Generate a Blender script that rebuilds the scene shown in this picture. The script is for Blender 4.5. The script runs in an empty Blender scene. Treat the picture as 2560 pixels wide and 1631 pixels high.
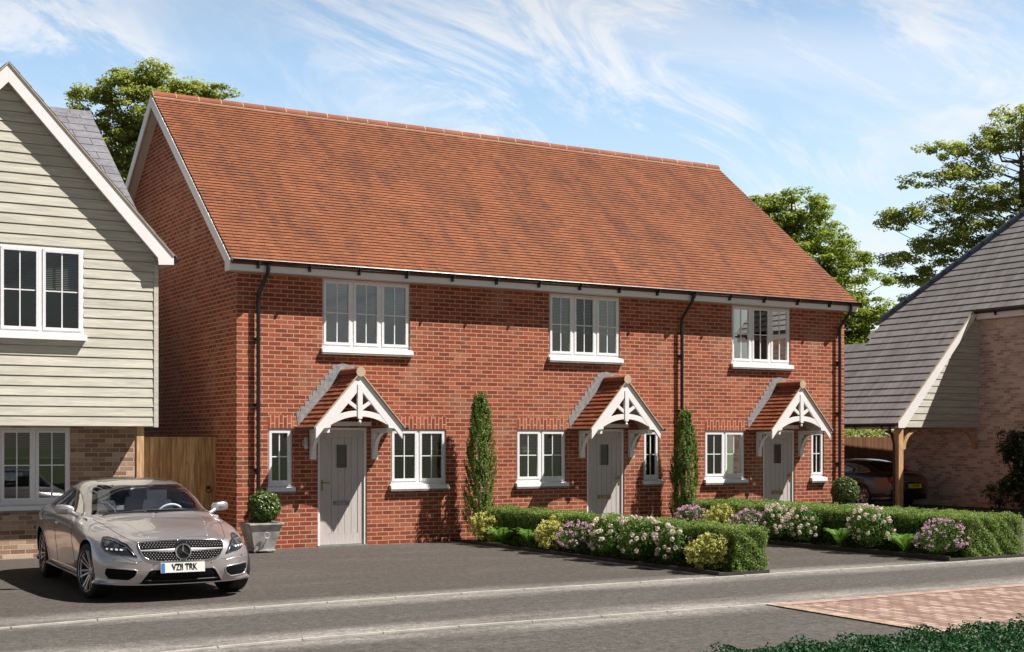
import bpy, bmesh, math, random
import numpy as np
from mathutils import Vector, Matrix
from mathutils.bvhtree import BVHTree
from mathutils.geometry import delaunay_2d_cdt
random.seed(7)
R = math.radians
sc = bpy.context.scene
col = sc.collection
# ---------------------------------------------------------------- camera
cam_d = bpy.data.cameras.new("camera"); cam = bpy.data.objects.new("camera", cam_d); col.objects.link(cam)
sc.camera = cam
cam.location = (-7.9885, -22.2261, 1.82)
cam.rotation_euler = (R(90), 0, R(58.98 - 90))
cam_d.sensor_width = 36; cam_d.lens = 36 * 3459.2 / 2560
cam_d.shift_y = (1105 - 815.5) / 2560
cam_d.clip_end = 2000; cam_d.clip_start = .1
# ---------------------------------------------------------------- sun and sky
SUNV = Vector((-1.27, 1, -2.16)).normalized()
sd = bpy.data.lights.new("sun", 'SUN'); sun = bpy.data.objects.new("sun", sd); col.objects.link(sun)
sun.rotation_euler = SUNV.to_track_quat('-Z', 'Y').to_euler(); sun.location = (0, 0, 30)
sd.energy = 5.0; sd.angle = R(.5); sd.color = (1, .94, .87)
w = bpy.data.worlds.new("World"); sc.world = w; w.use_nodes = True
wt = w.node_tree; wt.nodes.clear()
def WN(t, **k):
    n = wt.nodes.new(t)
    for a, b in k.items(): setattr(n, a, b)
    return n
wo = WN('ShaderNodeOutputWorld'); bg = WN('ShaderNodeBackground'); sky = WN('ShaderNodeTexSky')
sky.sky_type = 'NISHITA'; sky.sun_disc = False; sky.sun_elevation = R(53.2); sky.sun_rotation = R(128.2)
sky.air_density = 1.3; sky.dust_density = .6; sky.ozone_density = 2.2
tcw = WN('ShaderNodeTexCoord'); sep = WN('ShaderNodeSeparateXYZ'); wt.links.new(tcw.outputs['Generated'], sep.inputs[0])
def wm(op, a, b=None, c=None, clamp=False):
    n = WN('ShaderNodeMath', operation=op, use_clamp=clamp)
    for i, v in enumerate((a, b, c)):
        if v is None: continue
        if isinstance(v, (int, float)): n.inputs[i].default_value = v
        else: wt.links.new(v, n.inputs[i])
    return n.outputs[0]
az = wm('ARCTAN2', sep.outputs[0], sep.outputs[1]); el = sep.outputs[2]
TH = R(24)
ua = wm('ADD', wm('MULTIPLY', az, math.cos(TH)), wm('MULTIPLY', el, -math.sin(TH))); va = wm('ADD', wm('MULTIPLY', az, math.sin(TH)), wm('MULTIPLY', el, math.cos(TH)))
def cloud(su, sv, detail, rough, dist, off):
    cb = WN('ShaderNodeCombineXYZ'); wt.links.new(wm('MULTIPLY', ua, su), cb.inputs[0]); wt.links.new(wm('MULTIPLY', va, sv), cb.inputs[1]); cb.inputs[2].default_value = off
    n = WN('ShaderNodeTexNoise'); n.inputs['Scale'].default_value = 1; n.inputs['Detail'].default_value = detail; n.inputs['Roughness'].default_value = rough; n.inputs['Distortion'].default_value = dist
    wt.links.new(cb.outputs[0], n.inputs[0]); return n.outputs[0]
def rng_(v, a, b, c, d):
    m = WN('ShaderNodeMapRange'); m.interpolation_type = 'SMOOTHSTEP'
    for k, q in (('From Min', a), ('From Max', b), ('To Min', c), ('To Max', d)): m.inputs[k].default_value = q
    wt.links.new(v, m.inputs['Value']); return m.outputs[0]
veil = rng_(cloud(3.0, 8, 6, .55, .6, 3.1), .38, .66, .04, .62)
wisp = rng_(cloud(6.5, 17, 10, .66, 1.2, 7.7), .42, .64, 0, 1)
mass = rng_(cloud(3.4, 7, 4, .5, .4, 1.9), .38, .58, .15, 1)
cl = wm('ADD', wm('MULTIPLY', veil, .75), wm('MULTIPLY', wisp, wm('MULTIPLY', mass, .9)), None, True)
hor = wm('POWER', wm('SUBTRACT', 1, wm('MULTIPLY', el, 3.9), None, True), 1.15)
low = wm('MULTIPLY', hor, .66)
fac = wm('MAXIMUM', wm('MULTIPLY', cl, .92), low)
hs = WN('ShaderNodeMixRGB', blend_type='MULTIPLY'); hs.inputs[0].default_value = 1; hs.inputs[2].default_value = (1.0, .99, .98, 1)
wt.links.new(sky.outputs[0], hs.inputs[1])
mx = WN('ShaderNodeMixRGB'); mx.inputs[2].default_value = (4.7, 4.9, 5.2, 1)
wt.links.new(fac, mx.inputs[0]); wt.links.new(hs.outputs[0], mx.inputs[1]); wt.links.new(mx.outputs[0], bg.inputs[0])
elev = WN('ShaderNodeMapRange'); elev.inputs['From Min'].default_value = .26; elev.inputs['From Max'].default_value = .55
elev.inputs['To Min'].default_value = 1; elev.inputs['To Max'].default_value = .15; wt.links.new(sep.outputs[2], elev.inputs['Value'])
side = wm('ADD', wm('MULTIPLY', sep.outputs[0], .515), wm('MULTIPLY', sep.outputs[1], .857))
wt.links.new(wm('MULTIPLY', wm('MULTIPLY', elev.outputs[0], rng_(side, .1, .8, .34, 1)), .110), bg.inputs[1])
wt.links.new(bg.outputs[0], wo.inputs[0])
sc.view_settings.view_transform = 'Standard'; sc.view_settings.look = 'None'
sc.view_settings.exposure = .8; sc.view_settings.gamma = 1
sc.cycles.max_bounces = 8; sc.cycles.transparent_max_bounces = 12
# ---------------------------------------------------------------- materials
def mat(name):
    m = bpy.data.materials.new(name); m.use_nodes = True
    return m, m.node_tree, m.node_tree.nodes['Principled BSDF']
def N(t, ty, **k):
    n = t.nodes.new(ty)
    for a, b in k.items(): setattr(n, a, b)
    return n
def setc(n, i, v): n.inputs[i].default_value = v
def rgb(r, g, b): return (r, g, b, 1)
def plain(name, c, rough=.6, metal=0, var=.12, scale=6, bump=0, bscale=60, coat=0, spec=None):
    m, t, b = mat(name)
    b.inputs['Roughness'].default_value = rough; b.inputs['Metallic'].default_value = metal
    if coat: b.inputs['Coat Weight'].default_value = coat; b.inputs['Coat Roughness'].default_value = .03
    if spec is not None: b.inputs['Specular IOR Level'].default_value = spec
    tc = N(t, 'ShaderNodeTexCoord'); no = N(t, 'ShaderNodeTexNoise'); setc(no, 'Scale', scale); setc(no, 'Detail', 6)
    t.links.new(tc.outputs['Object'], no.inputs[0])
    mr = N(t, 'ShaderNodeMapRange'); setc(mr, 'From Min', .3); setc(mr, 'From Max', .7); setc(mr, 'To Min', 1 - var); setc(mr, 'To Max', 1 + var)
    t.links.new(no.outputs[0], mr.inputs['Value'])
    mu = N(t, 'ShaderNodeMixRGB', blend_type='MULTIPLY'); setc(mu, 0, 1); setc(mu, 1, rgb(*c)); t.links.new(mr.outputs[0], mu.inputs[2])
    t.links.new(mu.outputs[0], b.inputs['Base Color'])
    if bump:
        n2 = N(t, 'ShaderNodeTexNoise'); setc(n2, 'Scale', bscale); setc(n2, 'Detail', 4); t.links.new(tc.outputs['Object'], n2.inputs[0])
        bp = N(t, 'ShaderNodeBump'); setc(bp, 'Strength', bump); setc(bp, 'Distance', .01); t.links.new(n2.outputs[0], bp.inputs['Height']); t.links.new(bp.outputs[0], b.inputs['Normal'])
    return m
def brick(name, c1, c2, c3, mortar, blotch, row=.075, width=.225, rot=False, msize=.006):
    m, t, b = mat(name); b.inputs['Roughness'].default_value = .85; b.inputs['Specular IOR Level'].default_value = .25
    uv = N(t, 'ShaderNodeUVMap'); mpn = N(t, 'ShaderNodeMapping')
    if rot: mpn.inputs['Rotation'].default_value = (0, 0, R(90))
    t.links.new(uv.outputs[0], mpn.inputs[0])
    wob = N(t, 'ShaderNodeTexNoise'); setc(wob, 'Scale', 9); t.links.new(mpn.outputs[0], wob.inputs[0])
    sb = N(t, 'ShaderNodeVectorMath', operation='SUBTRACT'); t.links.new(wob.outputs[1], sb.inputs[0]); sb.inputs[1].default_value = (.5, .5, .5)
    scv = N(t, 'ShaderNodeVectorMath', operation='SCALE'); t.links.new(sb.outputs[0], scv.inputs[0]); scv.inputs['Scale'].default_value = .009
    ad = N(t, 'ShaderNodeVectorMath', operation='ADD'); t.links.new(mpn.outputs[0], ad.inputs[0]); t.links.new(scv.outputs[0], ad.inputs[1])
    br = N(t, 'ShaderNodeTexBrick'); br.offset = .5; t.links.new(ad.outputs[0], br.inputs['Vector'])
    setc(br, 'Scale', 1); setc(br, 'Brick Width', width); setc(br, 'Row Height', row); setc(br, 'Mortar Size', msize); setc(br, 'Mortar Smooth', .15); setc(br, 'Bias', 0)
    setc(br, 'Color1', (0, 0, 0, 1)); setc(br, 'Color2', (1, 1, 1, 1)); setc(br, 'Mortar', (.5, .5, .5, 1))
    ramp = N(t, 'ShaderNodeValToRGB'); e = ramp.color_ramp.elements
    e[0].color = rgb(*c1); e[0].position = .05; e[1].color = rgb(*c2); e[1].position = .6
    x = e.new(.97); x.color = rgb(*c3)
    t.links.new(br.outputs['Color'], ramp.inputs[0])
    # fine grain
    gn = N(t, 'ShaderNodeTexNoise'); setc(gn, 'Scale', 55); setc(gn, 'Detail', 5); setc(gn, 'Roughness', .7); t.links.new(uv.outputs[0], gn.inputs[0])
    gr = N(t, 'ShaderNodeMapRange'); setc(gr, 'From Min', .3); setc(gr, 'From Max', .7); setc(gr, 'To Min', .78); setc(gr, 'To Max', 1.22); t.links.new(gn.outputs[0], gr.inputs['Value'])
    m1 = N(t, 'ShaderNodeMixRGB', blend_type='MULTIPLY'); setc(m1, 0, 1); t.links.new(ramp.outputs[0], m1.inputs[1]); t.links.new(gr.outputs[0], m1.inputs[2])
    # salts and large tone drift
    bn = N(t, 'ShaderNodeTexNoise'); setc(bn, 'Scale', 1.1); setc(bn, 'Detail', 8); setc(bn, 'Roughness', .65); t.links.new(uv.outputs[0], bn.inputs[0])
    brr = N(t, 'ShaderNodeMapRange'); setc(brr, 'From Min', .52); setc(brr, 'From Max', .8); setc(brr, 'To Max', blotch); t.links.new(bn.outputs[0], brr.inputs['Value'])
    m2 = N(t, 'ShaderNodeMixRGB'); t.links.new(brr.outputs[0], m2.inputs[0]); t.links.new(m1.outputs[0], m2.inputs[1]); setc(m2, 2, rgb(*mortar))
    m3 = N(t, 'ShaderNodeMixRGB'); t.links.new(br.outputs['Fac'], m3.inputs[0]); t.links.new(m2.outputs[0], m3.inputs[1])
    mm = N(t, 'ShaderNodeMixRGB', blend_type='MULTIPLY'); setc(mm, 0, 1); setc(mm, 1, rgb(*mortar)); t.links.new(gr.outputs[0], mm.inputs[2]); t.links.new(mm.outputs[0], m3.inputs[2])
    t.links.new(m3.outputs[0], b.inputs['Base Color'])
    hsum = N(t, 'ShaderNodeMath', operation='MULTIPLY_ADD'); t.links.new(br.outputs['Fac'], hsum.inputs[0]); hsum.inputs[1].default_value = -1; t.links.new(gn.outputs[0], hsum.inputs[2])
    bp = N(t, 'ShaderNodeBump'); setc(bp, 'Strength', .6); setc(bp, 'Distance', .008); t.links.new(hsum.outputs[0], bp.inputs['Height']); t.links.new(bp.outputs[0], b.inputs['Normal'])
    return m
def island(name, cols, rough=.75, noise=.2, nscale=.8, dark=None, streak=None, grain=.15, gscale=40, bump=.3, trans=0, spec=.4, coords='Object'):
    """colour chosen per loose piece (tile, leaf, board) from a ramp, with drift over the whole surface"""
    m, t, b = mat(name); b.inputs['Roughness'].default_value = rough; b.inputs['Specular IOR Level'].default_value = spec
    g = N(t, 'ShaderNodeNewGeometry'); ramp = N(t, 'ShaderNodeValToRGB'); e = ramp.color_ramp.elements
    e[0].color = rgb(*cols[0]); e[1].color = rgb(*cols[-1])
    for i, c in enumerate(cols[1:-1]): e.new((i + 1) / (len(cols) - 1)).color = rgb(*c)
    tc = N(t, 'ShaderNodeTexCoord')
    no = N(t, 'ShaderNodeTexNoise'); setc(no, 'Scale', nscale); setc(no, 'Detail', 5)
    if streak:
        mpn = N(t, 'ShaderNodeMapping'); mpn.inputs['Scale'].default_value = streak; t.links.new(tc.outputs[coords], mpn.inputs[0]); t.links.new(mpn.outputs[0], no.inputs[0])
    else: t.links.new(tc.outputs[coords], no.inputs[0])
    t.links.new(g.outputs['Random Per Island'], ramp.inputs[0])
    mr = N(t, 'ShaderNodeMapRange'); setc(mr, 'From Min', .35); setc(mr, 'From Max', .65); setc(mr, 'To Min', 1 - noise); setc(mr, 'To Max', 1 + noise); t.links.new(no.outputs[0], mr.inputs['Value'])
    mu = N(t, 'ShaderNodeMixRGB', blend_type='MULTIPLY'); setc(mu, 0, 1); t.links.new(ramp.outputs[0], mu.inputs[1]); t.links.new(mr.outputs[0], mu.inputs[2])
    out = mu.outputs[0]
    if dark:
        dn = N(t, 'ShaderNodeTexNoise'); setc(dn, 'Scale', dark[1]); setc(dn, 'Detail', 4); setc(dn, 'Roughness', .7); t.links.new(mpn.outputs[0] if streak and name == 'clay_tile' else tc.outputs[coords], dn.inputs[0])
        dm = N(t, 'ShaderNodeMapRange'); setc(dm, 'From Min', dark[2]); setc(dm, 'From Max', dark[3]); setc(dm, 'To Max', dark[4]); t.links.new(dn.outputs[0], dm.inputs['Value'])
        md = N(t, 'ShaderNodeMixRGB'); t.links.new(dm.outputs[0], md.inputs[0]); t.links.new(out, md.inputs[1]); setc(md, 2, rgb(*dark[0])); out = md.outputs[0]
    if grain:
        gn = N(t, 'ShaderNodeTexNoise'); setc(gn, 'Scale', gscale); setc(gn, 'Detail', 4)
        if streak: t.links.new(mpn.outputs[0], gn.inputs[0])
        else: t.links.new(tc.outputs[coords], gn.inputs[0])
        gm = N(t, 'ShaderNodeMapRange'); setc(gm, 'From Min', .3); setc(gm, 'From Max', .7); setc(gm, 'To Min', 1 - grain); setc(gm, 'To Max', 1 + grain); t.links.new(gn.outputs[0], gm.inputs['Value'])
        mg = N(t, 'ShaderNodeMixRGB', blend_type='MULTIPLY'); setc(mg, 0, 1); t.links.new(out, mg.inputs[1]); t.links.new(gm.outputs[0], mg.inputs[2]); out = mg.outputs[0]
        if bump:
            bp = N(t, 'ShaderNodeBump'); setc(bp, 'Strength', bump); setc(bp, 'Distance', .006); t.links.new(gn.outputs[0], bp.inputs['Height']); t.links.new(bp.outputs[0], b.inputs['Normal'])
    t.links.new(out, b.inputs['Base Color'])
    if trans:
        tr = N(t, 'ShaderNodeBsdfTranslucent'); t.links.new(out, tr.inputs[0]); ms = N(t, 'ShaderNodeMixShader'); setc(ms, 0, trans)
        t.links.new(b.outputs[0], ms.inputs[1]); t.links.new(tr.outputs[0], ms.inputs[2]); t.links.new(ms.outputs[0], t.nodes['Material Output'].inputs[0])
    return m
def glass(name, tint=(.9, .95, .95), ior=1.5, boost=1.0, rough=0):
    m, t, b = mat(name); t.nodes.remove(b)
    tr = N(t, 'ShaderNodeBsdfTransparent'); tr.inputs[0].default_value = rgb(*tint)
    gl = N(t, 'ShaderNodeBsdfGlossy'); gl.inputs['Roughness'].default_value = rough
    fr = N(t, 'ShaderNodeFresnel'); fr.inputs[0].default_value = ior
    mu = N(t, 'ShaderNodeMath', operation='MULTIPLY', use_clamp=True); t.links.new(fr.outputs[0], mu.inputs[0]); mu.inputs[1].default_value = boost
    ms = N(t, 'ShaderNodeMixShader'); t.links.new(mu.outputs[0], ms.inputs[0]); t.links.new(tr.outputs[0], ms.inputs[1]); t.links.new(gl.outputs[0], ms.inputs[2])
    t.links.new(ms.outputs[0], t.nodes['Material Output'].inputs[0])
    return m
def tarmac(name, c, bands, dust=(.27, .252, .235), strength=.75, var=.25):
    m, t, b = mat(name); b.inputs['Roughness'].default_value = .9; b.inputs['Specular IOR Level'].default_value = .3
    tc = N(t, 'ShaderNodeTexCoord'); sp = N(t, 'ShaderNodeSeparateXYZ'); t.links.new(tc.outputs['Object'], sp.inputs[0])
    def M2(op, a, bb, clamp=False):
        n = N(t, 'ShaderNodeMath', operation=op, use_clamp=clamp)
        for i, v in enumerate((a, bb)):
            if isinstance(v, (int, float)): n.inputs[i].default_value = v
            else: t.links.new(v, n.inputs[i])
        return n.outputs[0]
    gr = N(t, 'ShaderNodeTexNoise'); setc(gr, 'Scale', 32); setc(gr, 'Detail', 7); setc(gr, 'Roughness', .95); t.links.new(tc.outputs['Object'], gr.inputs[0])
    vo = N(t, 'ShaderNodeTexNoise'); setc(vo, 'Scale', 9); setc(vo, 'Detail', 6); setc(vo, 'Roughness', 1.0); t.links.new(tc.outputs['Object'], vo.inputs[0])
    mpn = N(t, 'ShaderNodeMapping'); mpn.inputs['Scale'].default_value = (.5, 1.6, 1); t.links.new(tc.outputs['Object'], mpn.inputs[0])
    bn = N(t, 'ShaderNodeTexNoise'); setc(bn, 'Scale', .9); setc(bn, 'Detail', 5); setc(bn, 'Roughness', .6); t.links.new(mpn.outputs[0], bn.inputs[0])
    tot = None
    for y0, wd, s in bands:
        dd = M2('ABSOLUTE', M2('SUBTRACT', sp.outputs[1], y0), 0)
        f = M2('MULTIPLY', M2('SUBTRACT', 1, M2('DIVIDE', dd, wd), True), s)
        tot = f if tot is None else M2('MAXIMUM', tot, f)
    big = M2('MULTIPLY', M2('SUBTRACT', bn.outputs[0], .38), 2.6)
    if tot is not None:
        k = M2('ADD', M2('MULTIPLY', M2('MULTIPLY', tot, M2('ADD', big, .55)), strength), M2('MULTIPLY', M2('SUBTRACT', big, .3), .16), True)
    else: k = M2('MULTIPLY', big, .14, True)
    mx_ = N(t, 'ShaderNodeMixRGB'); t.links.new(k, mx_.inputs[0]); setc(mx_, 1, rgb(*c)); setc(mx_, 2, rgb(*dust))
    g1 = N(t, 'ShaderNodeMapRange'); setc(g1, 'From Min', .3); setc(g1, 'From Max', .7); setc(g1, 'To Min', 1 - var * 3.2); setc(g1, 'To Max', 1 + var * 3.2); t.links.new(gr.outputs[0], g1.inputs['Value'])
    g2 = N(t, 'ShaderNodeMapRange'); setc(g2, 'From Min', .38); setc(g2, 'From Max', .62); setc(g2, 'To Min', 1 - var * 2.0); setc(g2, 'To Max', 1 + var * 2.0); t.links.new(vo.outputs[0], g2.inputs['Value'])
    a = N(t, 'ShaderNodeMixRGB', blend_type='MULTIPLY'); setc(a, 0, 1); t.links.new(mx_.outputs[0], a.inputs[1]); t.links.new(g1.outputs[0], a.inputs[2])
    a2 = N(t, 'ShaderNodeMixRGB', blend_type='MULTIPLY'); setc(a2, 0, 1); t.links.new(a.outputs[0], a2.inputs[1]); t.links.new(g2.outputs[0], a2.inputs[2])
    t.links.new(a2.outputs[0], b.inputs['Base Color'])
    bp = N(t, 'ShaderNodeBump'); setc(bp, 'Strength', .7); setc(bp, 'Distance', .006); t.links.new(gr.outputs[0], bp.inputs['Height']); t.links.new(bp.outputs[0], b.inputs['Normal'])
    return m

MB = brick('red_brick', (.215, .044, .024), (.305, .062, .031), (.39, .105, .056), (.46, .35, .235), .45, msize=.0075)
MBS = brick('red_soldier_brick', (.23, .045, .024), (.34, .068, .034), (.42, .11, .06), (.50, .385, .255), .2, rot=True, msize=.008)
MBB = brick('buff_brown_brick', (.22, .125, .085), (.40, .26, .18), (.54, .39, .28), (.50, .43, .34), .25)
MBG = brick('grey_brown_brick', (.40, .30, .25), (.62, .51, .44), (.72, .62, .55), (.70, .64, .57), .35)
M_TILE = island('clay_tile', [(.190, .062, .026), (.226, .075, .031), (.205, .067, .028), (.25, .087, .036), (.196, .063, .027)], .85, .10, .6, streak=(1.7, .6, .6), dark=((.11, .038, .023), 1.5, .47, .64, .7), grain=.10, gscale=20)
M_TILE2 = island('canopy_clay_tile', [(.20, .055, .022), (.31, .09, .036), (.25, .07, .03), (.35, .11, .045)], .75, .18, 3, grain=.2, gscale=25)
M_RIDGE = island('ridge_tile', [(.21, .062, .028), (.26, .078, .036), (.235, .07, .032)], .8, .12, 3, grain=.15, gscale=30)
M_SLATE = island('blue_grey_slate', [(.135, .135, .155), (.17, .17, .195), (.15, .15, .172), (.185, .183, .205)], .7, .12, 1.5, grain=.22, gscale=14)
M_GSLATE = island('grey_roof_slate', [(.25, .235, .235), (.28, .265, .265), (.265, .25, .25), (.295, .28, .275)], .75, .12, 1.1, streak=(.5, 2.5, .5), grain=.16, gscale=3)
M_BLUE = island('blue_black_hip_tile', [(.06, .08, .12), (.075, .10, .15)], .35, .1, 2, grain=.1)
M_MORTAR = plain('cream_mortar', (.50, .40, .27), .9, bump=.3)
M_WHITE = plain('white_paint', (.80, .78, .78), .45, var=.03, scale=3)
M_UPVC = plain('white_upvc', (.78, .78, .80), .3, var=.04, scale=20)
M_SOFF = plain('soffit_board', (.50, .43, .38), .6, var=.05)
M_BLACK = plain('black_plastic', (.012, .012, .013), .3, var=.1)
M_LEAD = plain('lead_sheet', (.30, .30, .31), .55, .3, var=.3, scale=14, bump=.2)
M_SILL = plain('grey_tile_sill', (.20, .21, .21), .6, var=.2, scale=10)
M_DOOR = island('taupe_door', [(.50, .46, .435), (.52, .48, .455)], .55, .05, 3, streak=(18, 18, 1.2), grain=.07, gscale=6, bump=.35)
M_CLAD = island('sage_board', [(.48, .46, .39), (.54, .52, .445), (.51, .49, .42), (.56, .54, .465)], .75, .12, 2, streak=(.7, 9, 1), grain=.11, gscale=7, bump=.35, coords='UV')
M_WOODO = island('oak_post', [(.48, .29, .15), (.56, .35, .18)], .7, .2, 3, streak=(9, 9, .8), grain=.2, gscale=6)
M_WOODF = island('fence_wood', [(.27, .15, .06), (.52, .34, .165), (.36, .21, .085), (.58, .40, .21), (.44, .26, .11)], .8, .3, 2, streak=(12, 12, .9), grain=.3, gscale=5, dark=((.22, .12, .05), 6, .62, .72, .5))
M_WOODD = island('shaded_brown_fence_wood', [(.13, .055, .024), (.18, .08, .034), (.15, .066, .028)], .8, .2, 2, streak=(12, 12, .9), grain=.25, gscale=5)  # back fence brown, darkened so the colour itself carries the shade
M_GLASS = glass('window_glass', (.72, .76, .76), 1.5, 3)
M_GLASSB = glass('sky_reflecting_glass', (.6, .64, .66), 1.5, 8)
M_GLASSD = plain('obscured_door_glass', (.07, .065, .06), .12, var=.1)
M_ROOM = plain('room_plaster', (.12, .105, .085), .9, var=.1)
M_BLIND = plain('pale_blind', (.34, .31, .26), .6, var=.05)
M_ZINC = plain('weathered_zinc', (.42, .41, .40), .55, .15, var=.35, scale=7, bump=.15, bscale=20)
M_CHROME = plain('chrome', (.75, .75, .76), .12, 1, var=.02)
M_BRASS = plain('aged_brass', (.30, .23, .12), .35, .8, var=.1)
M_IRON = plain('black_iron', (.015, .015, .015), .5, var=.1)
M_SOIL = plain('dark_soil', (.045, .03, .02), .95, var=.4, scale=20, bump=.6)
M_BEDEDGE = plain('dark_edging_board', (.035, .03, .028), .7, var=.3)
M_KERB = plain('pale_kerb_concrete', (.40, .375, .34), .85, var=.18, scale=5, bump=.4, bscale=90)
M_BARK = plain('tree_bark', (.11, .085, .06), .9, var=.3, scale=4, bump=.5, bscale=12)
M_STEM = plain('shrub_stem', (.12, .09, .06), .9, var=.2)
M_GRASS = plain('lawn_green', (.06, .09, .03), .95, var=.3, scale=1.2, bump=.5)
# ---------------------------------------------------------------- mesh builder
class MBd:
    def __init__(s): s.v = []; s.f = []; s.mi = []; s.uv = {}
    def face(s, pts, mi=0, uv=None):
        b = len(s.v); s.v.extend(tuple(p) for p in pts); s.f.append(tuple(range(b, b + len(pts)))); s.mi.append(mi)
        if uv: s.uv[len(s.f) - 1] = uv
        return s
    def poly(s, verts, faces, mi=0):
        b = len(s.v); s.v.extend(tuple(p) for p in verts)
        for f in faces: s.f.append(tuple(b + i for i in f)); s.mi.append(mi)
        return s
    def box(s, x0, x1, y0, y1, z0, z1, mi=0):
        v = [(x0, y0, z0), (x1, y0, z0), (x1, y1, z0), (x0, y1, z0), (x0, y0, z1), (x1, y0, z1), (x1, y1, z1), (x0, y1, z1)]
        return s.poly(v, [(0, 3, 2, 1), (4, 5, 6, 7), (0, 1, 5, 4), (1, 2, 6, 5), (2, 3, 7, 6), (3, 0, 4, 7)], mi)
    def obox(s, c, ax, ay, az, mi=0):
        """box from centre and three half vectors"""
        c = Vector(c); ax = Vector(ax); ay = Vector(ay); az = Vector(az); v = []
        for k in (-1, 1):
            for a, b in ((-1, -1), (1, -1), (1, 1), (-1, 1)): v.append(c + ax * a + ay * b + az * k)
        return s.poly(v, [(0, 3, 2, 1), (4, 5, 6, 7), (0, 1, 5, 4), (1, 2, 6, 5), (2, 3, 7, 6), (3, 0, 4, 7)], mi)
    def prism(s, pts, axis, a, b, mi=0):
        """closed 2D outline pushed along an axis: 'y' takes (x,z), 'x' takes (y,z), 'z' takes (x,y)"""
        def P(p, t): return {'y': (p[0], t, p[1]), 'x': (t, p[0], p[1]), 'z': (p[0], p[1], t)}[axis]
        n = len(pts); v = [P(p, a) for p in pts] + [P(p, b) for p in pts]
        f = [tuple(range(n)), tuple(range(2 * n - 1, n - 1, -1))] + [(i, i + n, (i + 1) % n + n, (i + 1) % n) for i in range(n)]
        return s.poly(v, f, mi)
    def tube(s, path, r, n=8, mi=0, rr=None):
        path = [Vector(p) for p in path]; rings = []; b = len(s.v); up = None
        for i, p in enumerate(path):
            d = (path[min(i + 1, len(path) - 1)] - path[max(i - 1, 0)]).normalized()
            if up is None: up = d.cross(Vector((0, 0, 1)) if abs(d.z) < .9 else Vector((1, 0, 0))).normalized()
            u = (up - d * up.dot(d)).normalized(); up = u; vv = d.cross(u); ra = rr[i] if rr else r
            for k in range(n):
                a = 2 * math.pi * k / n; s.v.append(tuple(p + (u * math.cos(a) + vv * math.sin(a)) * ra))
        for i in range(len(path) - 1):
            for k in range(n):
                s.f.append((b + i * n + k, b + i * n + (k + 1) % n, b + (i + 1) * n + (k + 1) % n, b + (i + 1) * n + k)); s.mi.append(mi)
        s.f.append(tuple(b + k for k in reversed(range(n)))); s.mi.append(mi)
        s.f.append(tuple(b + (len(path) - 1) * n + k for k in range(n))); s.mi.append(mi)
        return s
    def lathe(s, prof, c=(0, 0, 0), n=24, axis='z', mi=0, close=False):
        b = len(s.v); c = Vector(c)
        for r_, h in prof:
            for k in range(n):
                a = 2 * math.pi * k / n; x, y = r_ * math.cos(a), r_ * math.sin(a)
                s.v.append(tuple(c + Vector({'z': (x, y, h), 'y': (x, h, y), 'x': (h, x, y)}[axis])))
        m = len(prof)
        for i in range(m - (0 if close else 1)):
            j = (i + 1) % m
            for k in range(n): s.f.append((b + i * n + k, b + i * n + (k + 1) % n, b + j * n + (k + 1) % n, b + j * n + k)); s.mi.append(mi)
        return s
    def build(s, name, mats, parent=None, smooth=False, label=None, recalc=True):
        if not isinstance(mats, (list, tuple)): mats = [mats]
        org = Vector(ORG.get(parent.name, (0, 0, 0))) if parent else Vector((0, 0, 0))
        me = bpy.data.meshes.new(name)
        me.from_pydata([tuple(Vector(v) - org) for v in s.v], [], s.f)
        for m in mats: me.materials.append(m)
        me.polygons.foreach_set('material_index', s.mi)
        if recalc:
            bm = bmesh.new(); bm.from_mesh(me); bmesh.ops.recalc_face_normals(bm, faces=bm.faces[:]); bm.to_mesh(me); bm.free()
        uvl = me.uv_layers.new(name='UVMap'); buf = np.zeros(len(me.loops) * 2)
        for p in me.polygons:
            n_ = p.normal; ax = abs(n_.x), abs(n_.y), abs(n_.z)
            cu = s.uv.get(p.index)
            for q, li in enumerate(p.loop_indices):
                if cu: buf[2 * li:2 * li + 2] = cu[q]; continue
                co = me.vertices[me.loops[li].vertex_index].co + org
                if ax[1] >= ax[0] and ax[1] >= ax[2] * .5: u, v = co.x, co.z
                elif ax[0] >= ax[2] * .5: u, v = co.y, co.z
                else: u, v = co.x, co.y
                buf[2 * li] = u; buf[2 * li + 1] = v
        uvl.data.foreach_set('uv', buf)
        if smooth:
            me.polygons.foreach_set('use_smooth', [True] * len(me.polygons))
            if smooth != True: me.set_sharp_from_angle(angle=R(smooth))
        o = bpy.data.objects.new(name, me); col.objects.link(o)
        if parent: o.parent = parent; ORG[o.name] = tuple(org)
        if label: o['label'] = label
        return o
ORG = {}
def thing(name, label, cat, loc=(0, 0, 0), group=None, built=None):
    o = bpy.data.objects.new(name, None); col.objects.link(o); o.location = loc; ORG[o.name] = tuple(built if built else loc)
    o.empty_display_size = .2
    tag(o, label, cat, group); return o
def tag(o, label, cat, group=None):
    o['label'] = label; o['category'] = cat
    if group: o['group'] = group
    return o
def struct(name, b, m, **k):
    o = b.build(name, m, **k); o['kind'] = 'structure'; return o
def copy_tree(o, parent=None):
    c = o.copy(); col.objects.link(c); c.parent = parent
    if parent: c.matrix_parent_inverse = o.matrix_parent_inverse
    for ch in [x for x in o.children]: copy_tree(ch, c)
    return c
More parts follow.
